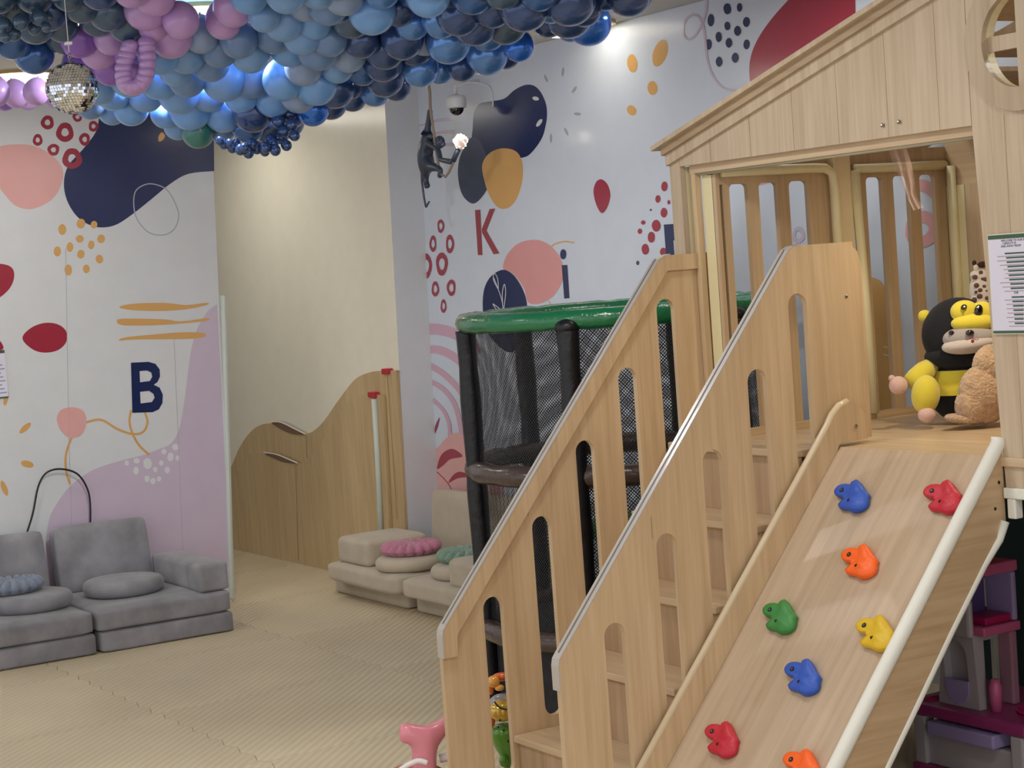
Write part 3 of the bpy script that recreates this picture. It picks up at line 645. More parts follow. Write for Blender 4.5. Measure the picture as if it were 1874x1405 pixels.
# holds
HO = [(450, 700), (470, 645), (520, 590), (600, 550), (700, 540), (785, 552), (815, 500), (870, 475), (935, 488), (985, 545), (1030, 620), (1075, 690), (1122, 738), (1098, 800), (1100, 870), (1075, 950), (1000, 1020), (890, 1068), (790, 1075), (700, 1030), (560, 1012), (532, 972), (600, 925), (640, 855), (622, 790), (530, 790), (470, 750)]
n_up = Vector((0, -1.18, 1)).normalized(); v_up = Vector((0, 1, 1.18)).normalized()
def on_ramp(x, y, h=.0):
    r = ray(x, y); p0 = Vector((0, 0, .09)) + n_up * h; return CAM + r * ((p0 - CAM).dot(n_up) / r.dot(n_up))
c0 = on_ramp(1563, 911)
loc = []
for x, y in HO:
    q = on_ramp(1490 + x / 10.8, 840 + y / 10.8) - c0; loc.append((q.x, q.dot(v_up)))
def hold_mesh():
    bm = BM(); cx = sum(p[0] for p in loc) / len(loc); cy = sum(p[1] for p in loc) / len(loc); rings = []
    def ridge(x, y):   # swollen horn along the right side and a saddle across
        ux, uy = (x - cx) / .06, (y - cy) / .06
        return .012 * math.exp(-((ux - .45 + .35 * uy) ** 2) / .05) - .007 * math.exp(-((ux - .05) ** 2 + (uy + .1) ** 2) / .12)
    for s, h in ((1.0, 0), (1.03, .006), (1.02, .012), (.95, .018), (.8, .0205), (.5, .022)):
        ring = []
        for x, y in loc:
            X, Y = cx + (x - cx) * s, cy + (y - cy) * s
            p = Vector((X, 0, 0)) + v_up * Y + n_up * (h + (ridge(X, Y) if h > .01 else 0)); ring.append(bm.verts.new(p))
        rings.append(ring)
    n = len(loc)
    for i in range(len(rings) - 1):
        for k in range(n): bm.faces.new((rings[i][k], rings[i][(k + 1) % n], rings[i + 1][(k + 1) % n], rings[i + 1][k]))
    c = bm.verts.new(Vector((cx, 0, 0)) + v_up * cy + n_up * (.022 + ridge(cx, cy)))
    for k in range(n): bm.faces.new((rings[-1][k], rings[-1][(k + 1) % n], c))
    bmesh.ops.recalc_face_normals(bm, faces=bm.faces)
    me = bpy.data.meshes.new('climbing_hold'); bm.to_mesh(me); bm.free()
    for p in me.polygons: p.use_smooth = True
    return me
HC = dict(blue=(44, 88, 190), red=(196, 34, 56), orange=(255, 104, 28), green=(52, 134, 62), yellow=(222, 184, 34))
hm = hold_mesh(); meshes = {}
def hl(x, y):
    q = on_ramp(1490 + x / 10.8, 840 + y / 10.8) - c0; return q
for (x, y), c in zip(((1563, 911), (1730, 913), (1577, 1030), (1431, 1131), (1606, 1161), (1473, 1241), (1325, 1355), (1472, 1408)), ('blue', 'red', 'orange', 'green', 'yellow', 'blue', 'red', 'orange')):
    if c not in meshes:
        me = hm.copy(); me.materials.append(mat('hold_' + c, HC[c], .45, bump=.15, bscale=180)); meshes[c] = me
    p = on_ramp(x, y) + n_up * .0005
    o = bpy.data.objects.new('climbing_hold', meshes[c]); COL.objects.link(o); o.parent = ramp; o.location = p - Vector(ramp.location); o['label'] = c + ' climbing hold'
    for (hx, hy), rad in (((635, 690), .0075),):
        q = p + hl(hx, hy); bm = BM()
        a = q + n_up * .010; tube(bm, [a, a + n_up * .0125], rad, 12); new_obj('bolt_hole', bm, M_DARK, o)
        bm = BM(); a = q + n_up * .022; tube(bm, [a, a + n_up * .001], .0035, 6); new_obj('bolt', bm, M_STEEL, o)
    q = p + hl(795, 875); bm = BM(); a = q + n_up * .0205
    tube(bm, [a - Vector((.007, 0, 0)) - v_up * .004, a + Vector((.007, 0, 0)) + v_up * .004], .0042, 8); new_obj('grip_slot', bm, M_DARK, o)

# ------------------------------------------------------------------ trampoline
TC = Vector((-.85, 1.15, 0)); TR = .6
tramp = thing('trampoline', 'round netted trampoline with green top rail and black padded posts', 'trampoline', (TC.x, TC.y, 0))
def ring_mesh(z, R, r, n=72, k=12, wr=.0, seg=0):
    bm = BM(); rings = []
    for i in range(n):
        a = 2 * math.pi * i / n; rr = r * (1 + wr * (random.random() - .5))
        if seg and i % seg == 0: rr *= .88
        c = TC + Vector((R * math.cos(a), R * math.sin(a), z)); ring = []
        for j in range(k):
            b = 2 * math.pi * j / k; w = rr * (1 + wr * (random.random() - .5))
            ring.append(bm.verts.new(c + Vector((math.cos(a) * math.cos(b), math.sin(a) * math.cos(b), math.sin(b))) * w))
        rings.append(ring)
    for i in range(n):
        for j in range(k): bm.faces.new((rings[i][j], rings[(i + 1) % n][j], rings[(i + 1) % n][(j + 1) % k], rings[i][(j + 1) % k]))
    return bm
M_GRN = mat('green_vinyl', (30, 122, 78), .22, coat=.5, bump=.5, bscale=35); M_BRN = mat('brown_vinyl', (72, 54, 48), .3, coat=.45, bump=.5, bscale=40); M_BLK = mat('black_vinyl', (15, 16, 24), .45, coat=.1, bump=.5, bscale=30)
new_obj('green_top_rail', ring_mesh(1.486, TR, .037, 96, 12, .05, 8), M_GRN, tramp, smooth=True)
new_obj('brown_pad_ring', ring_mesh(.93, TR, .04, 96, 12, .10, 6), M_BRN, tramp, smooth=True)
new_obj('brown_pad_ring', ring_mesh(.33, TR, .04, 96, 12, .10, 6), M_BRN, tramp, smooth=True)
bm = BM(); lathe(bm, [(.001, .0), (TR - .05, 0), (TR - .05, .006), (.001, .006)], (TC.x, TC.y, .315), 48); new_obj('jumping_mat', bm, mat('jump_mat_black', (30, 30, 34), .8), tramp)
for k, deg in enumerate((245, 307, 5, 65, 125, 186)):
    a = math.radians(deg); p = TC + Vector((math.cos(a), math.sin(a), 0)) * (TR + (.02 if deg != 245 else 0))
    pts = [(p.x, p.y, z) for z in [i * .12 for i in range(1, 13)]]
    bm = BM(); tube(bm, [(p.x, p.y, 0)] + pts + [(p.x, p.y, 1.458)], .036, 10, rads=[.038 + .003 * math.sin(i * 2.1 + k) for i in range(14)])
    po = new_obj('padded_post', bm, M_BLK, tramp, smooth=True)
    if deg in (307, 5):
        bm = BM(); ell(bm, (p.x, p.y, 1.462), (.045, .045, .03), None, 14, 8); new_obj('post_cap', bm, M_BLK, po, smooth=True)
def net_mesh(z0, z1, a0=0, a1=360, sag=.03):
    bm = BM(); n = 72; kz = 8; uvl = bm.loops.layers.uv.new('UVMap'); G = []
    for j in range(kz + 1):
        v = j / kz; row = []
        for i in range(n + 1):
            a = math.radians(a0 + (a1 - a0) * i / n); u = ((math.degrees(a) - 5) % 60) / 60
            R = TR - .012 - sag * math.sin(math.pi * u) * math.sin(math.pi * v)
            row.append((bm.verts.new(TC + Vector((R * math.cos(a), R * math.sin(a), z0 + (z1 - z0) * v))), a * TR, z0 + (z1 - z0) * v))
        G.append(row)
    for j in range(kz):
        for i in range(n):
            q = (G[j][i], G[j][i + 1], G[j + 1][i + 1], G[j + 1][i]); f = bm.faces.new([t[0] for t in q])
            for l, t in zip(f.loops, q): l[uvl].uv = (t[1], t[2])
    return bm
M_NET = mat_net()
new_obj('safety_net', net_mesh(.955, 1.46), M_NET, tramp)
new_obj('safety_net', net_mesh(.36, .91), M_NET, tramp)
# hanging skirt below the mat ring, in near-black cloth
bm = BM(); rings = []
for z in (.02, .31):
    rings.append([bm.verts.new(TC + Vector(((TR - .03) * math.cos(2 * math.pi * i / 64), (TR - .03) * math.sin(2 * math.pi * i / 64), z)) + Vector((math.cos(2 * math.pi * i / 64), math.sin(2 * math.pi * i / 64), 0)) * .012 * math.sin(i * 2.2) * (1 if z < .1 else .3)) for i in range(64)])
for i in range(64): bm.faces.new((rings[0][i], rings[0][(i + 1) % 64], rings[1][(i + 1) % 64], rings[1][i]))
new_obj('skirt', bm, mat('skirt_black', (34, 34, 40), .7, noise=.4, nscale=30), tramp, smooth=True)
for k in range(3):
    a = math.radians(300 + k * 24); p = TC + Vector((math.cos(a), math.sin(a), 0)) * (TR + .045)
    bm = BM(); tube(bm, [(p.x, p.y, 0), (p.x, p.y, .3)], .006, 6); new_obj('frame_leg', bm, M_STEEL, tramp)
# green cushions lying on the jumping mat
M_GPL = mat('green_plush', (46, 128, 66), .9, sheen=.5, bump=.6, bscale=160)
for (x, y, z, rx, ry, rz_, lb) in ((-.62, .98, .42, .26, .17, .09, 'green plush cushion lying flat on the trampoline mat, the lower one'), (-.80, 1.12, .63, .2, .14, .09, 'green plush cushion propped on another one inside the trampoline')):
    bm = BM(); ell(bm, (x, y, z), (rx, ry, rz_), Matrix.Rotation(.5, 3, 'Z') @ Matrix.Rotation(.25 if z > .5 else 0, 3, 'Y'), 28, 16)
    for v in bm.verts: v.co += v.normal * 0 + Vector((0, 0, .008 * math.sin(40 * v.co.x) * math.sin(35 * v.co.y)))
    o = new_obj('plush_cushion', bm, M_GPL, smooth=True); tag(o, lb, 'cushion')

# ------------------------------------------------------------------ grey sofa
M_VEL = mat('grey_velvet', (144, 143, 149), .85, sheen=.3, noise=.26, nscale=7, bump=.12, bscale=300)
def sofa_module(name_lab, x_front, y0, y1, arm, back_x=-4.24):
    t = thing('sofa_module', name_lab, 'sofa', ((x_front - 4.3) / 2, (y0 + y1) / 2, 0), 'grey play sofa modules')
    bm = BM(); soft_box(bm, -4.3, x_front, y0 + .012, y1 - .004, 0, .1, .016, .004, seed=1); new_obj('base_cushion', bm, M_VEL, t, smooth=True)
    bm = BM(); soft_box(bm, -4.3, x_front - .0, y0, y1 - .012, .102, .205, .02, .006, seed=2); new_obj('seat_cushion', bm, M_VEL, t, smooth=True)
    bm = BM(); soft_box(bm, back_x - .055, back_x + .05, y0 + .035, y1 - (.175 if arm else .02), .208, .54, .02, .006, M=rot_about(Vector((back_x, 0, .21)), 'Y', -9), seed=3); new_obj('back_cushion', bm, M_VEL, t, smooth=True)
    if arm:
        bm = BM(); soft_box(bm, -4.25, -3.6, y1 - .16, y1 - .002, .207, .345, .016, .004, seed=5); new_obj('armrest', bm, M_VEL, t, smooth=True)
    return t
sofa_module('grey velvet play sofa module with an armrest beside the end of the left wall', -3.58, -.085, .605, True)
sofa_module('grey velvet play sofa module cut off by the left edge of the photo', -3.585, -.79, -.095, False)
def pouf(name, lab, cx, cy, z, R, h, m):
    bm = BM(); P = []
    for k in range(9): a = -math.pi / 2 + math.pi * k / 8; P.append((R - .03 + .03 * math.cos(a), h / 2 + (h / 2) * math.sin(a)))
    P = [(.001, 0), (R * .6, -.0)] + P + [(R * .6, h + .004), (.001, h + .006)]
    lathe(bm, P, (cx, cy, z), 48); return tag(new_obj(name, bm, m, smooth=True), lab, 'cushion')
pouf('round_cushion', 'plain round grey velvet cushion on the seat beside the armrest', -3.96, .185, .213, .2, .075, M_VEL)
pouf('round_cushion', 'round grey velvet cushion carrying a blue-grey petal cushion', -3.93, -.3, .213, .205, .075, M_VEL)
def petal(lab, cx, cy, z, R, m, n=18, h=.045):
    bm = BM(); rings = []; NA = n * 6
    for i, (s, hh, w) in enumerate([(.55, 0, 0), (.85, .004, .5), (1.0, .3, 1), (1.04, .5, 1), (1.0, .75, 1), (.9, .95, 1), (.74, 1.0, .8), (.62, .84, .6), (.52, .95, .7), (.38, 1.0, .6), (.26, .82, .3), (.12, .9, 0), (.01, .8, 0)]):
        ring = []
        for k in range(NA):
            a = 2 * math.pi * k / NA; lobe = abs(math.sin(a * n / 2 + (.5 if i > 7 else 0))) ** .6
            r = R * s * (1 - .13 * w * (1 - lobe)); zz = h * hh * (1 - .5 * w * (1 - lobe) * (1 if hh > .4 else 0))
            ring.append(bm.verts.new((cx + r * math.cos(a), cy + r * math.sin(a), z + zz)))
        rings.append(ring)
    for i in range(len(rings) - 1):
        for k in range(NA): bm.faces.new((rings[i][k], rings[i][(k + 1) % NA], rings[i + 1][(k + 1) % NA], rings[i + 1][k]))
    bm.faces.new(rings[0][::-1]); bm.faces.new(rings[-1])
    return tag(new_obj('petal_cushion', bm, m, smooth=True), lab, 'cushion')
petal('blue-grey petal cushion on a round grey sofa cushion', -4.0, -.36, .297, .15, mat('bluegrey_plush', (134, 146, 166), .9, sheen=.4, bump=.2, bscale=250), h=.065)
# black wire arch behind the sofa
P = smooth_pts([(44, 990), (60, 940), (70, 890), (85, 865), (110, 858), (140, 866), (158, 890), (165, 920), (165, 975)], 5, False)
bm = BM(); tube(bm, [at(x, y, 0, -4.36) for x, y in P] + [Vector((-4.36, .19, .02))], .005, 8)
tag(new_obj('wire_arch', bm, mat('black_wire', (22, 22, 26), .4), smooth=True), 'thin black wire arch standing between the grey sofa and the wall', 'arch')
# paper sign at the left edge
sgn = thing('notice_sheet', 'printed notice sheet with dark green bands at the left edge', 'sign', (-4.397, -.3, 1.22))
bm = BM(); box(bm, -4.398, -4.394, -.42, -.178, 1.215, 1.458); new_obj('sheet', bm, mat('sheet_lilac', (226, 224, 240), .5), sgn)
for z in (1.215, 1.442):
    bm = BM(); box(bm, -4.394, -4.3935, -.42, -.178, z, z + .016 * (1 if z > 1.3 else .5)); new_obj('green_band', bm, mat('band_green', (66, 84, 70), .5), sgn)
bm = BM()
for k in range(9): box(bm, -4.394, -4.3937, -.36 - .0, -.185 - .01 * (k % 3), 1.24 + k * .02, 1.246 + k * .02)
new_obj('printed_lines', bm, mat('line_blue', (150, 152, 190), .6), sgn, kind='stuff')

# ------------------------------------------------------------------ beige sofa
M_BEI = mat('beige_velvet', (190, 177, 156), .85, sheen=.3, noise=.08, nscale=9, bump=.12, bscale=300)
def beige(lab, x0, x1, arm_l, arm_r, back, yb=1.34):
    t = thing('sofa_module', lab, 'sofa', ((x0 + x1) / 2, 1.6, 0), 'beige play sofa modules')
    bm = BM(); soft_box(bm, -4.17 if x0 < -3.9 else -3.245, -3.335 if x0 < -3.9 else -2.46, yb + .10, 1.73 if x0 < -3.9 else 1.95, 0, .092, .018, .003, seed=4); new_obj('base_cushion', bm, M_BEI, t, smooth=True)
    bm = BM(); soft_box(bm, x0, x1, yb, 1.735 if x0 < -3.9 else 1.94, .094, .19, .026, .006, seed=6); new_obj('seat_cushion', bm, M_BEI, t, smooth=True)
    if back: bm = BM(); soft_box(bm, back[0], back[1], 1.82, 1.925, .192, .535, .025, .006, n=10, M=rot_about(Vector((0, 1.85, .2)), 'X', -6), seed=8); new_obj('back_cushion', bm, M_BEI, t, smooth=True)
    if arm_l: bm = BM(); soft_box(bm, arm_l[0], arm_l[1], yb + .04, 1.745, .192, .33, .026, .005, seed=9); new_obj('armrest', bm, M_BEI, t, smooth=True)
    if arm_r: bm = BM(); soft_box(bm, arm_r[0], arm_r[1], yb + .04, 1.88, .184, .32, .026, .005, seed=10); new_obj('armrest', bm, M_BEI, t, smooth=True)
    return t
beige('beige velvet play sofa module with a left armrest next to the wavy wood cladding', -4.04, -3.25, (-3.97, -3.63), None, (-3.76, -3.27))
beige('beige velvet play sofa module half hidden behind the stair railing', -3.2, -2.42, None, (-2.78, -2.44), (-3.24, -2.6))
pouf('round_cushion', 'round beige cushion under the pink petal cushion', -3.42, 1.515, .196, .175, .065, M_BEI)
pouf('round_cushion', 'round beige cushion under the sage green petal cushion', -2.93, 1.56, .196, .17, .065, M_BEI)
petal('dusty pink petal cushion on the beige sofa', -3.44, 1.54, .268, .155, mat('pink_plush', (196, 124, 150), .9, sheen=.4, bump=.2, bscale=250), h=.06)
petal('sage green petal cushion on the beige sofa', -2.96, 1.6, .268, .155, mat('sage_plush', (130, 160, 140), .9, sheen=.4, bump=.2, bscale=250), h=.06)

# ------------------------------------------------------------------ ceiling lamps
M_LAMP = mat('lamp_glow', (255, 246, 226), .5, emit=5); M_LF = mat('lamp_frame', (176, 150, 90), .4, metal=.4)
for (x, y), lab in (((-3.62, -.22), 'round grid ceiling lamp glowing beside the mirror ball'), ((-1.69, -.144), 'round grid ceiling lamp among the balloons at the top edge'), ((-1.99, 1.79), 'round grid ceiling lamp near the top of the mural wall')):
    t = thing('ceiling_lamp', lab, 'ceiling lamp', (x, y, CEIL))
    bm = BM(); lathe(bm, [(.001, -.055), (.06, -.053), (.12, -.045), (.155, -.03), (.168, -.012), (.168, 0), (.001, 0)], (x, y, CEIL - .002), 32); new_obj('diffuser', bm, M_LAMP, t)
    bm = BM(); slab(bm, [arc(x, y, .19, 0, 352.5, 47), arc(x, y, .172, 0, 352.5, 47)], 2, CEIL - .016, CEIL); new_obj('rim', bm, M_LF, t)
    bm = BM()
    for k in range(-3, 4):
        h = math.sqrt(.17 ** 2 - (k * .045) ** 2)
        tube(bm, [(x + k * .045, y + h * u, CEIL - .003 - .056 * math.sqrt(max(0, 1 - ((k * .045) ** 2 + (h * u) ** 2) / .0294))) for u in [-1 + j / 5 for j in range(11)]], .0016, 4)
    new_obj('grid', bm, M_LF, t)

# ------------------------------------------------------------------ balloons
def balloon_mesh(name, m, seg=28, ring=18):
    bm = BM(); r = bmesh.ops.create_uvsphere(bm, u_segments=seg, v_segments=ring, radius=1)
    for v in bm.verts:
        z = v.co.z; s = 1 + .05 * z; v.co = Vector((v.co.x * s, v.co.y * s, z * 1.06 - (.10 * max(0, -z) ** 6)))
    tube(bm, [(0, 0, -1.1), (0, 0, -1.17), (0, 0, -1.24)], .05, 8, rads=[.07, .04, .09])
    me = bpy.data.meshes.new(name); bmesh.ops.rotate(bm, matrix=Matrix.Rotation(math.pi, 3, 'X'), verts=bm.verts); bm.to_mesh(me); bm.free(); me.materials.append(m)
    for p in me.polygons: p.use_smooth = True
    return me
BC = dict(lightblue=((112, 164, 226), .28, 0), dustyblue=((116, 160, 214), .38, 0), steelblue=((104, 138, 186), .34, 0), greyblue=((136, 160, 200), .36, 0), navy=((58, 84, 136), .2, .35), royal=((48, 118, 226), .18, .4), chromeblue=((92, 144, 218), .2, .4),
          teal=((66, 92, 122), .25, .2), lavender=((190, 152, 214), .34, 0), purple=((140, 96, 190), .3, 0), green=((58, 124, 120), .3, 0), chromenavy=((58, 102, 168), .18, .4))
NM = dict(lightblue='glossy light blue', dustyblue='matte dusty blue', steelblue='matte steel blue', greyblue='pale grey-blue', navy='metallic navy', royal='metallic royal blue', chromeblue='metallic mid blue', teal='dark petrol blue', lavender='lavender', purple='violet', green='dark green', chromenavy='metallic deep blue')
BMESH = {k: balloon_mesh('balloon_' + k, mat('latex_' + k, v[0], v[1], metal=v[2], coat=.5)) for k, v in BC.items()}
BL = []
def balloon(x, y, rpx, colr, d, label=None, group=None, small=None):
    BL.append([x, y, rpx, colr, d, label, group, small])
def place_balloons():
    """settle the cloud: balloons that would run into each other slide apart, upper ones forward and lower ones back"""
    n = len(BL); D = [b[4] for b in BL]; RY = [ray(b[0], b[1]) for b in BL]; R0 = [b[2] / FOC for b in BL]
    near = [[j for j in range(i + 1, n) if math.hypot(BL[i][0] - BL[j][0], BL[i][1] - BL[j][1]) < (BL[i][2] + BL[j][2]) * 1.05] for i in range(n)]
    for it in range(120):
        for i in range(n):
            for j in near[i]:
                pi, pj = RY[i] * D[i], RY[j] * D[j]; need = (R0[i] * D[i] + R0[j] * D[j]) * .92; v = (pj - pi).length
                if v < need:
                    s_ = 1 if (D[j] - D[i] + (BL[j][1] - BL[i][1]) * .004) > 0 else -1
                    k = (need - v) * .25 * s_; D[i] -= k; D[j] += k
        for i in range(n): D[i] += (BL[i][4] - D[i]) * .02 if it < 90 else 0; D[i] = max(5.6, min(8.3, D[i]))
    for i, (x, y, rpx, colr, d, label, group, small) in enumerate(BL):
        p = CAM + RY[i] * D[i]; R = R0[i] * D[i]
        if not label and not small:       # balloons blocking the lamp's beam towards the ramp are left out
            a = Vector((-1.69, -.144, 2.72)); dr = (Vector((.66, .35, 1.1)) - a).normalized(); t = (p - a).dot(dr)
            if (p - a - dr * t).length < R + .02: continue
        o = bpy.data.objects.new('balloon', BMESH[colr]); COL.objects.link(o); o.location = p; o.scale = (R, R, R)
        o.rotation_euler = (random.uniform(-.5, .5), random.uniform(-.5, .5), random.uniform(0, 6))
        hz = 'at the left end of the cloud' if x < 160 else 'behind the mirror ball end of the cloud' if x < 330 else 'above the gap between the walls' if x < 560 else 'over the cream wall' if x < 720 else 'above the dome camera' if x < 900 else 'at the right end of the cloud'
        vt = 'in the top rows' if y < 55 else 'in the middle rows' if y < low_at(x) - 60 else 'along the lower edge'
        if small: lb = gp = small
        else: lb = NM[colr] + ' balloon ' + vt + ' ' + hz; gp = NM[colr] + ' balloons ' + vt + ' ' + hz
        tag(o, label or lb, 'balloon', group or (gp if not label else NM[colr] + ' balloons singled out in the ceiling cloud'))
def depth_at(y): return 6.25 + max(0, y + 40) / 300 * 1.15
low = [(-40, 190), (0, 188), (60, 185), (100, 178), (125, 200), (165, 216), (200, 226), (240, 228), (300, 245), (350, 262), (400, 258), (440, 262), (500, 262), (548, 240), (590, 222), (640, 203), (680, 193), (718, 185), (760, 168), (800, 152), (850, 146), (895, 135), (940, 118), (970, 95), (990, 66), (1030, 66), (1060, 82), (1100, 78), (1118, 40), (1135, 20), (1190, 26), (1200, -30)]
def low_at(x):
    for (a, b), (c, d) in zip(low, low[1:]):
        if a <= x <= c: return b + (d - b) * (x - a) / (c - a)
    return -99
def col_at(x, y):
    r = random.random()
    if x < 235 and y < 55 - .05 * x: return 'teal' if r < .75 else 'navy'
    if x < 150 and y > 130: return 'lavender' if r < .7 else 'purple'
    if x < 120 and y <= 130: return 'chromenavy' if r < .7 else 'teal'
    if x < 235 and 60 <= y < 150: return 'purple' if r < .45 else 'lavender'
    if x < 430 and y < 50: return 'lavender'
    if x < 330 and y < 95: return 'lavender' if r < .6 else 'purple'
    if x < 420 and y < 70: return 'greyblue'
    if y > 205 and x > 330 and x < 460: return 'green' if r < .2 else 'steelblue'
    if x > 430 and y > low_at(x) - 62: return 'navy' if r < .65 else 'chromeblue'
    if x > 830: return ('navy', 'navy', 'teal', 'chromenavy', 'chromeblue')[int(r * 5)]
    if x > 640 + y * .1: return ('chromeblue', 'navy', 'navy', 'greyblue', 'chromenavy', 'teal')[int(r * 6)]
    if x > 520: return ('dustyblue', 'greyblue', 'lightblue', 'steelblue')[int(r * 4)]
    return ('dustyblue', 'dustyblue', 'steelblue', 'lightblue')[int(r * 4)]
# prominent balloons seen in the photograph
for x, y, r, c, d, lab in ((62, 97, 37, 'chromenavy', 6.6, 'metallic deep blue balloon left of the mirror ball wire'), (113, 66, 31, 'teal', 6.7, None), (680, 18, 44, 'lightblue', 6.2, 'large glossy light blue balloon at the top, left of the metallic ones'),
                           (784, -12, 42, 'lightblue', 6.2, 'large glossy light blue balloon cut by the top edge of the photo'), (821, 72, 43, 'chromeblue', 6.5, 'large metallic mid blue balloon with two highlights above the camera dome'), (890, 97, 39, 'chromeblue', 6.65, None), (950, 84, 28, 'royal', 6.75, None),
                           (1076, 40, 42, 'royal', 6.62, 'bright royal blue balloon below the navy ones near the ceiling lamp'), (1041, -4, 49, 'navy', 6.15, None), (958, 8, 48, 'navy', 6.2, None), (1150, -14, 43, 'navy', 6.3, 'metallic navy balloon farthest right in the cloud'), (1041, 22, 46, 'navy', 6.42, None),
                           (769, 123, 35, 'chromeblue', 6.8, None), (453, 227, 33, 'chromenavy', 7.25, 'metallic deep blue balloon hanging above the small navy ones'), (612, 160, 37, 'navy', 7.0, None), (571, 200, 30, 'royal', 7.2, None), (239, 196, 33, 'lightblue', 7.1, None), (303, 205, 29, 'lightblue', 7.15, None),
                           (552, 62, 37, 'dustyblue', 6.6, None), (408, 38, 33, 'lavender', 6.45, None), (330, 36, 34, 'lavender', 6.42, 'large lavender balloon lit by the lamp at the top edge'), (483, 28, 30, 'dustyblue', 6.4, None), (840, 20, 44, 'navy', 6.3, None), (362, 240, 30, 'green', 7.3, 'dark green balloon over the navy mural shape'),
                           (700, 110, 38, 'navy', 6.85, None), (735, 68, 40, 'navy', 6.6, None), (870, 40, 42, 'navy', 6.45, None), (925, 40, 40, 'teal', 6.5, None), (480, 240, 24, 'navy', 7.32, None), (-8, 168, 26, 'lavender', 7.3, None), (30, 172, 25, 'lavender', 7.5, None), (66, 168, 24, 'lavender', 7.3, None), (100, 172, 25, 'lavender', 7.5, None), (8, 182, 20, 'purple', 7.7, None), (50, 180, 21, 'lavender', 7.75, None)):
    balloon(x, y, r, c, d, lab, None)
MAN = [(62, 97), (113, 66), (680, 18), (784, -12), (821, 72), (890, 97), (950, 84), (1076, 40), (1041, -4), (958, 8), (1150, -14), (769, 123), (453, 227), (612, 160), (571, 200), (239, 196), (303, 205), (552, 62), (408, 38), (330, 36), (483, 28), (840, 20), (362, 240), (700, 110), (735, 68)]
row = 0; y = -44; cnt = 0
while y < 250:
    x = -30 + (row % 2) * 30
    while x < 1195:
        px, py = x + random.uniform(-9, 9), y + random.uniform(-7, 7); r = random.uniform(32, 41)
        x += 58
        if py + r * .95 > low_at(px): continue
        if px < 118 and 80 < py < 190: continue                      # gap around the lamp
        if 290 < px < 425 and py - r < 8 and py < 34: continue
        if min(math.hypot(px - a, (py - b) * 1.2) for a, b in MAN) < 27: continue
        balloon(px, py, r, col_at(px, py), depth_at(py) + random.uniform(-.05, .12)); cnt += 1
    y += 27; row += 1
# fringe row that closes the lower edge
x = 125
while x < 1110:
    r = random.uniform(25, 32); px = x; py = low_at(px) - r * .95; x += 40
    if min(math.hypot(px - a, py - b) for a, b in MAN) < 24: continue
    balloon(px, py, r, col_at(px, py), depth_at(py) + .14)
# small balloon bunches
def bunch(pts, colr, d, lab):
    for x, y, r in pts: balloon(x, y, r, colr, d + random.uniform(-.05, .05), None, None, 'small ' + lab)
bunch([(8, 46, 14), (38, 40, 15), (72, 32, 15), (88, 33, 10), (25, 62, 13), (63, 52, 12), (10, 68, 10), (85, 50, 9)], 'teal', 6.25, 'dark petrol blue balloon in the bunch at upper left')
bunch([(530, 208, 13), (510, 222, 13), (535, 228, 11), (520, 240, 11), (539, 248, 10), (515, 252, 12), (500, 262, 10), (524, 266, 10), (504, 275, 10), (486, 270, 10), (485, 277, 9), (470, 272, 10), (455, 280, 10), (440, 274, 10), (425, 270, 10), (410, 264, 9), (402, 258, 8), (432, 264, 9), (448, 270, 9), (420, 262, 8), (495, 255, 10), (462, 263, 10)], 'navy', 7.15, 'navy balloon in the bunch at the lowest tip of the cloud')
place_balloons()
# twisted string of lavender balloons bent in a loop
tw = thing('twisted_balloon', 'lavender twisted balloon bent into a loop below the cloud', 'balloon', dp(248, 100, 6.5))
bm = BM(); path = smooth_pts([(268, 78), (270, 104), (268, 132), (258, 152), (242, 158), (228, 148), (226, 124), (232, 100), (238, 84)], 6, False); 
for i in range(0, len(path), 3):
    x, y = path[i]; ell(bm, dp(x, y, 6.5), (.031, .031, .023), Matrix.Rotation(random.uniform(-.5, .5), 3, 'Y'), 14, 9)
new_obj('bubble_chain', bm, MATS['latex_lavender'], tw, smooth=True)
bm = BM(); ell(bm, dp(243, 146, 6.56), (.06, .06, .056), None, 20, 12); new_obj('end_bubble', bm, MATS['latex_lavender'], tw, smooth=True)

# ------------------------------------------------------------------ mirror ball
DB = dp(132, 161, 5.9); DR = 47.5 * 5.9 / FOC
mb = thing('mirror_ball', 'silver mirror ball hanging on a thin wire', 'mirror ball', DB)
bm = BM(); ell(bm, DB, (DR * .975,) * 3, None, 32, 20); new_obj('core', bm, mat('ball_core', (90, 90, 92), .5, metal=.5), mb)
bm = BM(); nr = 26
for i in range(1, nr):
    th = math.pi * i / nr; n = max(6, int(2 * nr * math.sin(th)))
    for k in range(n):
        ph = 2 * math.pi * (k + .5 * (i % 2)) / n; nrm = Vector((math.sin(th) * math.cos(ph), math.sin(th) * math.sin(ph), math.cos(th)))
        t1 = Vector((-math.sin(ph), math.cos(ph), 0)); t2 = nrm.cross(t1); w = math.pi * DR * math.sin(th) / n * .9; h = math.pi * DR / nr / 2 * .9
        tl = nrm + t1 * random.uniform(-.2, .2) + t2 * random.uniform(-.2, .2); tl.normalize(); u = t1 - tl * t1.dot(tl); u.normalize(); v = tl.cross(u); c = DB + nrm * DR
        bm.faces.new([bm.verts.new(c + u * sx_ * w + v * sy_ * h) for sx_, sy_ in ((-1, -1), (1, -1), (1, 1), (-1, 1))])
new_obj('mirror_tiles', bm, mat('mirror', (236, 241, 250), .05, metal=1), mb, kind='stuff')
bm = BM(); tube(bm, [DB + Vector((.011 * math.cos(a), 0, DR + .016 + .011 * math.sin(a))) for a in [2 * math.pi * k / 16 for k in range(17)]], .002, 6); new_obj('ring', bm, M_STEEL, mb, smooth=True)
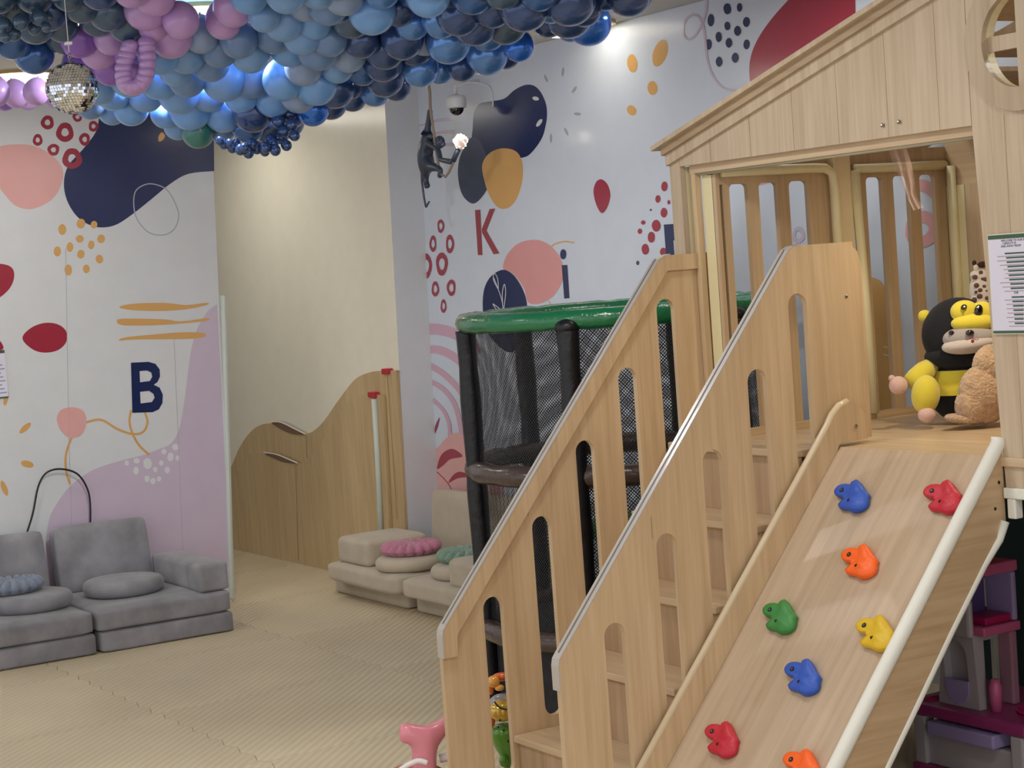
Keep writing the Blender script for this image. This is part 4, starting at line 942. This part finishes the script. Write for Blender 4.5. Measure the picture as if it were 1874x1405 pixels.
bm = BM(); tube(bm, [DB + Vector((0, 0, DR + .026)), Vector((DB.x, DB.y, CEIL))], .0013, 6); new_obj('wire', bm, mat('wire_white', (220, 222, 230), .4), mb)
bm = BM(); box(bm, DB.x - .012, DB.x + .012, DB.y - .01, DB.y + .01, DB.z + DR + .052, DB.z + DR + .062, .003); new_obj('hook', bm, mat('hook_white', (230, 230, 235), .4), mb)

# ------------------------------------------------------------------ monkey lamp
MY = 1.72
def mp(x, y, Y=MY): return at(760 + x / 5.62, 150 + y / 5.62, 1, Y)
ml = thing('monkey_lamp', 'black monkey figure lamp climbing a rope and holding a glowing bulb', 'lamp', mp(120, 800))
M_MON = mat('monkey_resin', (52, 62, 82), .4, coat=.2)
def skin_obj(name, verts, edges, rads, m, parent, sub=2):
    me = bpy.data.meshes.new(name); L = world_loc(parent)
    me.from_pydata([tuple(Vector(v) - L) for v in verts], edges, []); o = bpy.data.objects.new(name, me); COL.objects.link(o); o.parent = parent
    o.modifiers.new('skin', 'SKIN'); sk = me.skin_vertices[0].data
    for i, r in enumerate(rads): sk[i].radius = (r, r) if not isinstance(r, tuple) else r
    sk[0].use_root = True
    s = o.modifiers.new('sub', 'SUBSURF'); s.levels = sub; s.render_levels = sub
    me.materials.append(m)
    dg = bpy.context.evaluated_depsgraph_get(); ev = o.evaluated_get(dg); nm = bpy.data.meshes.new_from_object(ev)
    o.modifiers.clear(); o.data = nm
    for p in nm.polygons: p.use_smooth = True
    if not nm.materials: nm.materials.append(m)
    return o
V_ = [mp(112, 860), mp(90, 740), mp(118, 620), mp(150, 560), mp(190, 560, 1.70), mp(125, 500), mp(140, 380), mp(155, 275), mp(230, 690, 1.70), mp(262, 800, 1.69), mp(372, 822, 1.68),
      mp(215, 880, 1.70), mp(262, 905, 1.69), mp(248, 990, 1.69), mp(100, 950), mp(108, 1020), mp(128, 1095), mp(70, 900), mp(68, 1030), mp(90, 1190), mp(110, 1290), mp(145, 1225), mp(160, 640, 1.71)]
E_ = [(0, 1), (1, 2), (2, 3), (3, 4), (2, 5), (5, 6), (6, 7), (2, 22), (22, 8), (8, 9), (9, 10), (0, 11), (11, 12), (12, 13), (0, 14), (14, 15), (15, 16), (0, 17), (17, 18), (18, 19), (19, 20), (20, 21)]
Rr = [1.3 * v for v in [.026, .03, .026, .014, .012, .014, .011, .012, .012, .010, .012, .016, .011, .011, .017, .011, .014, .007, .0045, .0045, .0045, .0035, .016]]
skin_obj('monkey_body', V_, E_, Rr, M_MON, ml)
bm = BM(); ell(bm, mp(252, 618, 1.69), (.026, .026, .032), None, 16, 10); ell(bm, mp(285, 640, 1.67), (.012, .014, .013), None, 10, 8); ell(bm, mp(232, 590, 1.67), (.007, .01, .01), None, 8, 6); new_obj('monkey_head', bm, M_MON, ml, smooth=True)
bm = BM(); tube(bm, [Vector((mp(150, 100).x, 1.70, CEIL))] + [mp(x, y, 1.70) for x, y in ((150, 100), (155, 275), (190, 520), (230, 800), (245, 930))], .0075, 8); new_obj('rope', bm, mat('rope_jute', (158, 140, 124), .9, bump=.5, bscale=200), ml, smooth=True)
bm = BM(); tube(bm, [mp(x, y, 1.69) for x, y in ((255, 940), (310, 975), (345, 930), (385, 840), (420, 740))], .0065, 8); new_obj('rope', bm, MATS['rope_jute'], ml, smooth=True)
bm = BM(); tube(bm, [mp(392, 810, 1.68), mp(412, 760, 1.68), mp(440, 700, 1.68)], .013, 10); new_obj('bulb_socket', bm, M_MON, ml, smooth=True)
bc = mp(465, 610, 1.67); bm = BM(); random.seed(3)
for k in range(60):
    z = 1 - 2 * (k + .5) / 60; a = k * 2.39996; r = math.sqrt(1 - z * z); p = bc + Vector((r * math.cos(a), r * math.sin(a), z)) * .034
    if k % 2 == 0: bmesh.ops.create_icosphere(bm, subdivisions=1, radius=.0045, matrix=Matrix.Translation(p))
new_obj('bulb_sparks', bm, mat('spark', (255, 244, 230), .4, emit=6), ml, kind='stuff')
bm = BM(); ell(bm, bc, (.033, .033, .036), None, 16, 10); new_obj('bulb_glass', bm, mat('bulb_glass', (226, 206, 200), .15, trans=.5, metal=0), ml, smooth=True)
lt = bpy.data.lights.new('bulb_light', 'POINT'); lt.energy = .4; lt.shadow_soft_size = .03; lt.color = (1, .9, .8); lo = bpy.data.objects.new('bulb_light', lt); COL.objects.link(lo); lo.parent = ml; lo.location = bc + Vector((0, -.06, 0)) - Vector(ml.location)

# ------------------------------------------------------------------ dome camera
dc = at(835, 190, 1, 1.86)
cm = thing('dome_camera', 'white security dome camera with dark lens hung high on the mural wall', 'camera', dc)
bm = BM(); lathe(bm, [(.001, .045), (.02, .045), (.046, .038), (.052, .02), (.05, -.015), (.045, -.022), (.001, -.022)], dc, 28); new_obj('housing', bm, mat('cam_white', (222, 224, 226), .35), cm, smooth=True)
bm = BM(); ell(bm, dc + Vector((0, 0, -.022)), (.037, .037, .037), None, 24, 12); new_obj('lens_dome', bm, mat('cam_black', (16, 14, 18), .06, coat=1), cm, smooth=True)
bm = BM(); tube(bm, [dc + Vector((0, 0, .045)), dc + Vector((.0, 0, .09)), dc + Vector((0, .07, .11)), dc + Vector((0, .14, .11))], .011, 8); new_obj('bracket', bm, MATS['cam_white'], cm, smooth=True)
bm = BM(); tube(bm, smooth_pts([tuple(dc + Vector(v)) for v in ((.0, .0, .08), (.05, .06, .10), (.11, .13, .07), (.13, .136, .0), (.13, .136, -.03))], 5, False), .004, 6); new_obj('cable', bm, MATS['cam_white'], cm, smooth=True)

# ------------------------------------------------------------------ notice board on the house column
nb = thing('rules_sign', 'white rules sheet with green bands fixed to the playhouse column', 'sign', (1.45, .848, 1.4))
sxa, sxb, sza, szb = 1.352, 1.55, 1.405, 1.677
bm = BM(); box(bm, sxa, sxb, .843, .8465, sza, szb); new_obj('sheet', bm, mat('sheet_border', (222, 220, 206), .4), nb)
bm = BM(); box(bm, sxa + .003, sxb - .003, .842, .8432, sza + .003, szb - .003); new_obj('paper', bm, mat('paper_lilac', (222, 220, 238), .5), nb)
for a, b in ((szb - .014, szb - .003), (sza + .003, sza + .010)):
    bm = BM(); box(bm, sxa + .003, sxb - .003, .8412, .8422, a, b); new_obj('green_band', bm, mat('notice_green', (62, 92, 66), .5), nb)
cx = (sxa + sxb) / 2
def text_part(body, x, z, size, m, parent, align='CENTER'):
    cu = bpy.data.curves.new('printed_text', 'FONT'); cu.body = body; cu.size = size; cu.align_x = align; cu.extrude = .0001
    o = bpy.data.objects.new('printed_text', cu); COL.objects.link(o); o.rotation_euler = (math.pi / 2, 0, 0); o.location = Vector((x, .8414, z)) - world_loc(parent)
    dg = bpy.context.evaluated_depsgraph_get(); me = bpy.data.meshes.new_from_object(o.evaluated_get(dg)); n = bpy.data.objects.new('printed_text', me); n.location = o.location; n.rotation_euler = o.rotation_euler; n.parent = parent
    COL.objects.link(n); bpy.data.objects.remove(o); me.materials.clear(); me.materials.append(m); return n
M_INK = mat('ink_dark', (52, 60, 58), .6); M_INKP = mat('ink_pinkgrey', (176, 150, 160), .6); M_GRNI = mat('ink_green', (58, 92, 80), .6)
text_part('WELCOME TO OUR PLAY', cx, szb - .022, .0085, M_INK, nb); text_part('CAPACITY IS', cx - .02, szb - .0295, .0085, M_INK, nb); text_part('AND AWAY FROM', cx - .015, szb - .037, .0085, M_INK, nb); text_part('FOR', cx - .005, szb - .163, .0085, M_INK, nb)
bm = BM(); bm2 = BM()
for k in range(17):
    z = szb - .056 - k * .0118
    if 8 < k < 10: continue
    w = (.034, .030, .029, .027, .025, .024, .023, .02, .02, .02, .018, .016, .015, .014, .013, .012, .012)[k]
    box(bm, cx - w - .004, cx + w + .004, .8413, .8418, z, z + .0042)
    w2 = (.06, .061, .052, .04, .032, .037, .055, .047, .04, .035, .042, .036, .036, .034, .038, .032, .03)[k]
    box(bm2, cx - w2 - .006, cx + w2, .8413, .8418, z - .0062, z - .0042)
new_obj('heading_lines', bm, M_GRNI, nb, kind='stuff'); new_obj('text_lines', bm2, M_INKP, nb, kind='stuff')

# ------------------------------------------------------------------ plush toys on the platform
CR = Vector((.522, .85, 0)).normalized(); CF = Vector((.853, -.519, 0)).normalized(); CU = Vector((0, 0, 1))
ROTC = Matrix((CR, -CF, CU)).transposed()          # local x = picture right, y = away, z = up
M_PB = mat('plush_black', (22, 22, 30), .95, sheen=.05, bump=.3, bscale=300); M_PY = mat('plush_yellow', (226, 208, 62), .9, sheen=.5, bump=.3, bscale=300)
M_PG = mat('plush_grey', (168, 160, 158), .9, sheen=.4, bump=.3, bscale=300); M_PW = mat('plush_pale', (204, 192, 186), .9, sheen=.4, bump=.3, bscale=300); M_PP = mat('plush_pinkish', (222, 184, 172), .9, sheen=.4, bump=.3, bscale=300)
M_EYE = mat('plush_eye', (14, 12, 14), .15, coat=1)
PD = 6.16
bee = thing('plush_toy', 'plush animal in a black and yellow bee costume sitting on the platform', 'soft toy', dp(1755, 770, PD))
def pe(name, m, items, par=None):
    bm = BM()
    for x, y, d, rx, ry, rd, *ra in items:
        s = (PD + d) / FOC; R = ROTC @ Matrix.Rotation(math.radians(-ra[0]) if ra else 0, 3, 'Y'); ell(bm, dp(x, y, PD + d), (rx * s, rd * s, ry * s), R, 28, 18)
    return new_obj(name, bm, m, par or bee, smooth=True)
body = pe('black_body', M_PB, [(1757, 712, .02, 58, 60, 50)])
bm = BM()   # yellow belly band hugging the body
s = (PD + .02) / FOC; c = dp(1757, 712, PD + .02); rings = []
for zz in (-.12, -.06, 0.1, .3, .5, .62):
    r = math.sqrt(1 - zz * zz) * 1.03; rings.append([bm.verts.new(c + ROTC @ Vector((58 * s * r * math.cos(a), 50 * s * r * math.sin(a), 60 * s * zz))) for a in [2 * math.pi * k / 32 for k in range(32)]])
for i in range(len(rings) - 1):
    for k in range(32): bm.faces.new((rings[i][k], rings[i][(k + 1) % 32], rings[i + 1][(k + 1) % 32], rings[i + 1][k]))
new_obj('yellow_band', bm, M_PY, bee, smooth=True)
hood = pe('black_hood', M_PB, [(1755, 611, -.0, 68, 67, 48), (1752, 650, -.0, 60, 26, 48)])
pe('hood_mask', M_PY, [(1765, 570, -.075, 26, 21, 16), (1797, 573, -.075, 24, 22, 16), (1782, 590, -.085, 42, 17, 20)])
pe('hood_ear', M_PY, [(1692, 578, .02, 12, 11, 9)])
pe('hood_eye', M_EYE, [(1764, 562, -.105, 6, 5, 5, 30), (1791, 568, -.105, 8, 11, 5, -10)])
pe('eye_highlight', mat('plush_white', (240, 240, 240), .6), [(1765, 561, -.118, 2, 2, 1.6), (1790, 562, -.118, 2.2, 2, 1.6)])
face = pe('grey_face', M_PG, [(1775, 618, -.075, 50, 24, 30)])
pe('pale_muzzle', M_PW, [(1774, 630, -.085, 51, 17, 30, 4)])
pe('nose', M_EYE, [(1775, 609, -.13, 8, 5.5, 5)]); pe('eye', M_EYE, [(1741, 609, -.105, 5, 4.5, 4), (1805, 608, -.105, 5, 4.5, 4)])
bm = BM(); tube(bm, [dp(x, y, PD - .155) for x, y in smooth_pts([(1765, 620), (1770, 622), (1778, 618), (1786, 622), (1791, 620)], 3, False)], .0011, 5); ell(bm, dp(1780, 624, PD - .158), (.005, .005, .006)); new_obj('mouth', bm, mat('mouth_red', (150, 46, 50), .7), bee)
bm = BM(); tube(bm, [dp(x, y, PD - .0 + d) for x, y, d in ((1706, 668, 0), (1692, 680, -.02), (1676, 692, -.03), (1664, 700, -.04))], .03, 14, rads=[.026, .036, .034, .026]); new_obj('arm', bm, M_PY, bee, smooth=True)
pe('hand', M_PP, [(1644, 705, -.05, 17, 17, 15), (1632, 692, -.05, 6, 6, 6)])
pe('leg', M_PY, [(1694, 722, -.08, 26, 36, 26, -8)]); pe('foot', M_PP, [(1696, 759, -.10, 16, 14.5, 15)])
# brown bear beside it
PD = 5.98
bear = thing('plush_toy', 'light brown furry teddy slumped against the playhouse column', 'soft toy', dp(1800, 775, PD))
M_BR = mat('brown_fur', (204, 168, 132), .95, noise=.2, nscale=40, sheen=.6, bump=1, bscale=130)
def fur(bm, amp):
    bm.normal_update()
    for v in bm.verts: v.co += v.normal * amp * (random.random() - .4)
bm = BM(); s = PD / FOC
for x, y, rx, ry, rd, ra in ((1800, 722, 44, 54, 36, 8), (1816, 672, 36, 42, 30, 0), (1782, 742, 34, 34, 34, 0)):
    ell(bm, dp(x, y, PD), (rx * s, rd * s, ry * s), ROTC @ Matrix.Rotation(math.radians(-ra), 3, 'Y'), 64, 40)
fur(bm, .004); new_obj('body', bm, M_BR, bear, smooth=True)
bm = BM(); ell(bm, dp(1762, 766, PD + .0), (34 * s, 26 * s, 9 * s), ROTC @ Matrix.Rotation(math.radians(8), 3, 'Y'), 40, 20); fur(bm, .003); new_obj('foot', bm, M_BR, bear, smooth=True)
# spotted plush behind
PD = 6.42
gi = thing('plush_toy', 'small white plush with brown spots peeking over the bee plush', 'soft toy', dp(1797, 745, PD))
bm = BM(); s = PD / FOC
for x, y, rx, ry, rd in ((1797, 535, 23, 38, 20), (1795, 506, 19, 14, 18), (1788, 503, 13, 9, 14), (1797, 640, 30, 110, 24)): ell(bm, dp(x, y, PD), (rx * s, rd * s, ry * s), ROTC, 28, 18)
new_obj('white_body', bm, mat('plush_cream', (232, 224, 218), .9, sheen=.4, bump=.2, bscale=300), gi, smooth=True)
bm = BM()
for x, y, r in ((1787, 522, 5), (1801, 524, 4), (1794, 531, 4.5), (1805, 532, 2.5), (1793, 542, 5.5), (1806, 545, 4), (1784, 507, 5), (1803, 511, 4.5), (1795, 498, 4), (1808, 555, 5), (1783, 548, 5), (1798, 510, 3), (1786, 534, 3)):
    ell(bm, dp(x, y, PD - (.034 if y > 515 else .033)), (r * s, 3 * s, r * s * .85), ROTC, 12, 8)
new_obj('brown_spots', bm, mat('spot_brown', (112, 84, 74), .9), gi, smooth=True)
bm = BM(); ell(bm, dp(1799, 484, PD), (11 * s, 6 * s, 6 * s), ROTC, 14, 8); ell(bm, dp(1783, 481, PD), (4 * s, 4 * s, 5 * s), ROTC, 10, 8); new_obj('dark_mane', bm, mat('mane_brown', (64, 42, 38), .9), gi, smooth=True)
bm = BM(); ell(bm, dp(1786, 490, PD - .01), (5 * s, 4 * s, 6 * s), ROTC, 12, 8); new_obj('ear', bm, MATS['plush_cream'], gi, smooth=True)
# tulle strip hanging from the ceiling board
bm = BM(); R0 = smooth_pts([(1622, 262), (1635, 300), (1648, 330), (1660, 360), (1672, 385)], 6, False); R1 = smooth_pts([(1656, 262), (1668, 300), (1674, 330), (1676, 355), (1690, 380)], 6, False); prev = None
for i, (a, b) in enumerate(zip(R0, R1)):
    rw = [bm.verts.new(dp(a[0] + (b[0] - a[0]) * k / 8, a[1] + (b[1] - a[1]) * k / 8, 5.95 + .012 * math.sin(k * 1.7 + i * .2))) for k in range(9)]
    if prev:
        for k in range(8): bm.faces.new((prev[k], prev[k + 1], rw[k + 1], rw[k]))
    prev = rw
tag(new_obj('tulle_strip', bm, mat('pink_tulle', (214, 186, 184), .8, alpha=.38), smooth=True), 'sheer pink tulle strip hanging inside the playhouse', 'fabric')

# ------------------------------------------------------------------ toys below the ramp
M_MAG = mat('magenta_plastic', (150, 52, 110), .35); M_DPK = mat('deep_pink_plastic', (170, 30, 90), .35); M_LIL = mat('lilac_plastic', (160, 146, 196), .35); M_GRY = mat('light_plastic', (176, 170, 176), .35); M_PNK = mat('pink_plastic', (196, 96, 140), .35)
tv = thing('toy_vanity', 'pink and lilac plastic toy kitchen standing under the playhouse platform', 'toy kitchen', (.95, 1.3, 0))
def bb(name, m, x0, x1, y0, y1, z0, z1, bev=.006, par=None):
    bm = BM(); box(bm, x0, x1, y0, y1, z0, z1, bev); return new_obj(name, bm, m, par or tv)
bb('table_top', M_MAG, .6, 1.12, 1.12, 1.5, .185, .225, .012)
bb('drawer', M_LIL, .72, 1.0, 1.105, 1.4, .135, .178)
bb('cabinet_body', M_GRY, .66, 1.08, 1.14, 1.46, .03, .13); bb('cabinet_base', M_MAG, .63, 1.1, 1.12, 1.48, 0, .03)
for x in (.64, 1.05): bb('leg', M_GRY, x, x + .05, 1.125, 1.17, .03, .185)
bm = BM()
xa, xb = .715, .875
outer = [(xa, .226), (xb + .015, .226), (xb + .0, .455), (xa + .03, .47)]
cxx = (xa + xb) / 2; hole = arc(cxx + .0, .385, .05, 0, 180, 10) + arc(cxx + .006, .285, .05, 180, 360, 10)
slab(bm, [outer, hole], 1, 1.17, 1.2); col_ = new_obj('faucet_column', bm, M_GRY, tv)
bb('column_back', M_GRY, xa + .02, xb - .01, 1.2, 1.23, .23, .45)
bm = BM(); slab(bm, [[(cxx - .043, .31), (cxx + .055, .31)] + arc(cxx + .006, .285, .0495, 0, -180, 10)], 1, 1.165, 1.172); new_obj('lilac_pocket', bm, M_LIL, col_)
bb('rounded_bracket', M_GRY, .74, .885, 1.15, 1.174, .45, .57, .011)
top = bb('upper_shelf', M_PNK, .79, .92, 1.175, 1.335, .64, .675); bb('upper_shelf_floor', M_PNK, .79, .92, 1.175, 1.335, .455, .485)
bb('upper_back', mat('violet_plastic', (92, 74, 130), .4), .79, .81, 1.19, 1.30, .486, .639); bb('shelf_liner', M_DPK, .815, .905, 1.2, 1.31, .4855, .51, .003); bb('shelf_side', M_LIL, .8, .915, 1.31, 1.33, .486, .639); bb('shelf_side', M_LIL, .8, .83, 1.178, 1.19, .486, .639)
for y in (1.36,): bb('clear_support', mat('clear_pink', (190, 140, 160), .25, alpha=.6), .86, .915, 1.29, 1.32, .226, .4545)
bm = BM(); tube(bm, [(.93, 1.2, .226), (.93, 1.2, .30), (.93, 1.2, .325)], .018, 12, rads=[.018, .02, .012]); new_obj('tap_knob', bm, M_PNK, tv, smooth=True)
bm = BM(); lathe(bm, [(.06, 0), (.065, .012), (.058, .012), (.05, .003), (.001, .003)], (1.03, 1.27, .2255), 24); new_obj('sink_bowl', bm, M_DPK, tv, smooth=True)
for k in range(3):
    bm = BM(); tube(bm, [(.64 + k * .022, 1.15, .227), (.66 + k * .022, 1.22, .227)], .003, 6); new_obj('burner_slot', bm, M_DPK, tv)
# small white chair behind
wcx = thing('toy_chair', 'small white plastic chair behind the pink toy kitchen', 'toy chair', (.31, 1.65, 0))
for x in (.2, .40):
    for y in (1.56, 1.72): bb('leg', M_FOAM, x, x + .022, y, y + .022, 0, .3 if y < 1.6 else .5, .004, wcx)
bb('seat', M_FOAM, .19, .43, 1.55, 1.75, .3, .315, .005, wcx); bb('backrest', M_FOAM, .19, .43, 1.735, 1.75, .4, .5, .005, wcx)

# pink ride-on handle by the foot of the stairs
D = 5.97
sc_ = thing('ride_on_toy', 'pink ride-on toy with rounded handlebar beside the stair railing', 'ride-on toy', dp(775, 1480, D + .1))
V2 = [dp(775, 1440, D), dp(776, 1400, D), dp(776, 1372, D), dp(778, 1352, D), dp(762, 1346, D - .01), dp(745, 1340, D - .02), dp(729, 1341, D - .02), dp(795, 1342, D + .01), dp(812, 1328, D + .02), dp(834, 1312, D + .03)]
skin_obj('handlebar', V2, [(0, 1), (1, 2), (2, 3), (3, 4), (4, 5), (5, 6), (3, 7), (7, 8), (8, 9)], [.045, .043, .043, .036, .03, .035, .036, .03, .026, .026], mat('pink_gloss', (226, 140, 156), .3, coat=.4), sc_)
bm = BM(); ell(bm, dp(762, 1452, D + .02), (.13, .09, .10), ROTC, 32, 18); new_obj('body', bm, mat('rose_gloss', (196, 98, 104), .25, coat=.6), sc_, smooth=True)
bm = BM(); tube(bm, [dp(x, y, D - .06) for x, y in smooth_pts([(722, 1418), (742, 1402), (765, 1392), (782, 1396)], 4, False)], .009, 8); new_obj('white_stripe', bm, mat('gloss_white', (236, 232, 230), .25, coat=.5), sc_, smooth=True)
bm = BM(); tube(bm, [dp(x, y, D + .02) for x, y in ((805, 1388), (830, 1382), (850, 1384))], .014, 10); new_obj('white_rail', bm, MATS['gloss_white'], sc_, smooth=True)
for dx in (-.07, .1):
    for dy in (-.05, .06):
        w = Vector((sc_.location.x + dx, sc_.location.y + dy, .04)); bm = BM(); ell(bm, w, (.04, .02, .04), None, 16, 10); new_obj('wheel', bm, mat('wheel_white', (220, 214, 210), .4), sc_, smooth=True)
# green and orange walking toy
D = 6.2
gt = thing('animal_ride_toy', 'shiny green and orange animal toy seen through the first railing slot', 'toy', dp(915, 1480, D + .1))
def ge(name, m, items):
    bm = BM(); s = D / FOC
    for x, y, d, rx, ry, rd in items: ell(bm, dp(x, y, D + d), (rx * s, rd * s, ry * s), ROTC, 24, 14)
    return new_obj(name, bm, m, gt, smooth=True)
M_ORG = mat('orange_gloss', (226, 110, 46), .2, coat=.8); M_GLD = mat('gold_gloss', (222, 182, 70), .14, coat=1, metal=.3); M_GRG = mat('lime_gloss', (92, 156, 52), .25, coat=.7); M_YLG = mat('amber_gloss', (240, 170, 76), .2, coat=.8)
ge('orange_horns', M_ORG, [(897, 1258, 0, 7, 13, 7), (918, 1238, 0, 18, 8, 8), (938, 1246, .02, 12, 12, 9)]); ge('amber_knob', M_YLG, [(903, 1247, -.03, 12, 11, 10), (914, 1258, -.03, 9, 6, 8)])
ge('grey_neck', mat('neck_grey', (170, 168, 172), .3, coat=.5), [(921, 1286, .02, 27, 18, 18)]); ge('gold_face', M_GLD, [(920, 1300, -.02, 26, 20, 20)])
bm = BM(); tube(bm, [dp(x, y, D - .062) for x, y in smooth_pts([(905, 1284), (914, 1294), (928, 1298), (940, 1299)], 4, False)], .003, 6); new_obj('smile', bm, mat('smile_green', (48, 62, 34), .5), gt)
ge('orange_cheek', M_ORG, [(899, 1318, -.0, 7, 14, 8)])
skin_obj('green_body', [dp(925, 1322, D + .03), dp(926, 1345, D + .03), dp(930, 1368, D + .03), dp(934, 1392, D + .03), dp(936, 1450, D + .03)], [(0, 1), (1, 2), (2, 3), (3, 4)], [.07, .06, .045, .022, .03], M_GRG, gt)
ge('green_hand', M_GRG, [(922, 1392, 0, 9, 12, 9)]); ge('green_foot', M_GRG, [(936, 1470, .05, 50, 16, 40)])
bm = BM()
for x, y in ((915, 1318), (922, 1336), (930, 1356), (912, 1330)): ell(bm, dp(x, y, D - .045), (.004, .003, .004))
new_obj('dark_dots', bm, M_DARK, gt)
print('balloons', sum(1 for o in bpy.data.objects if o.name.startswith('balloon')), 'objects', len(bpy.data.objects))
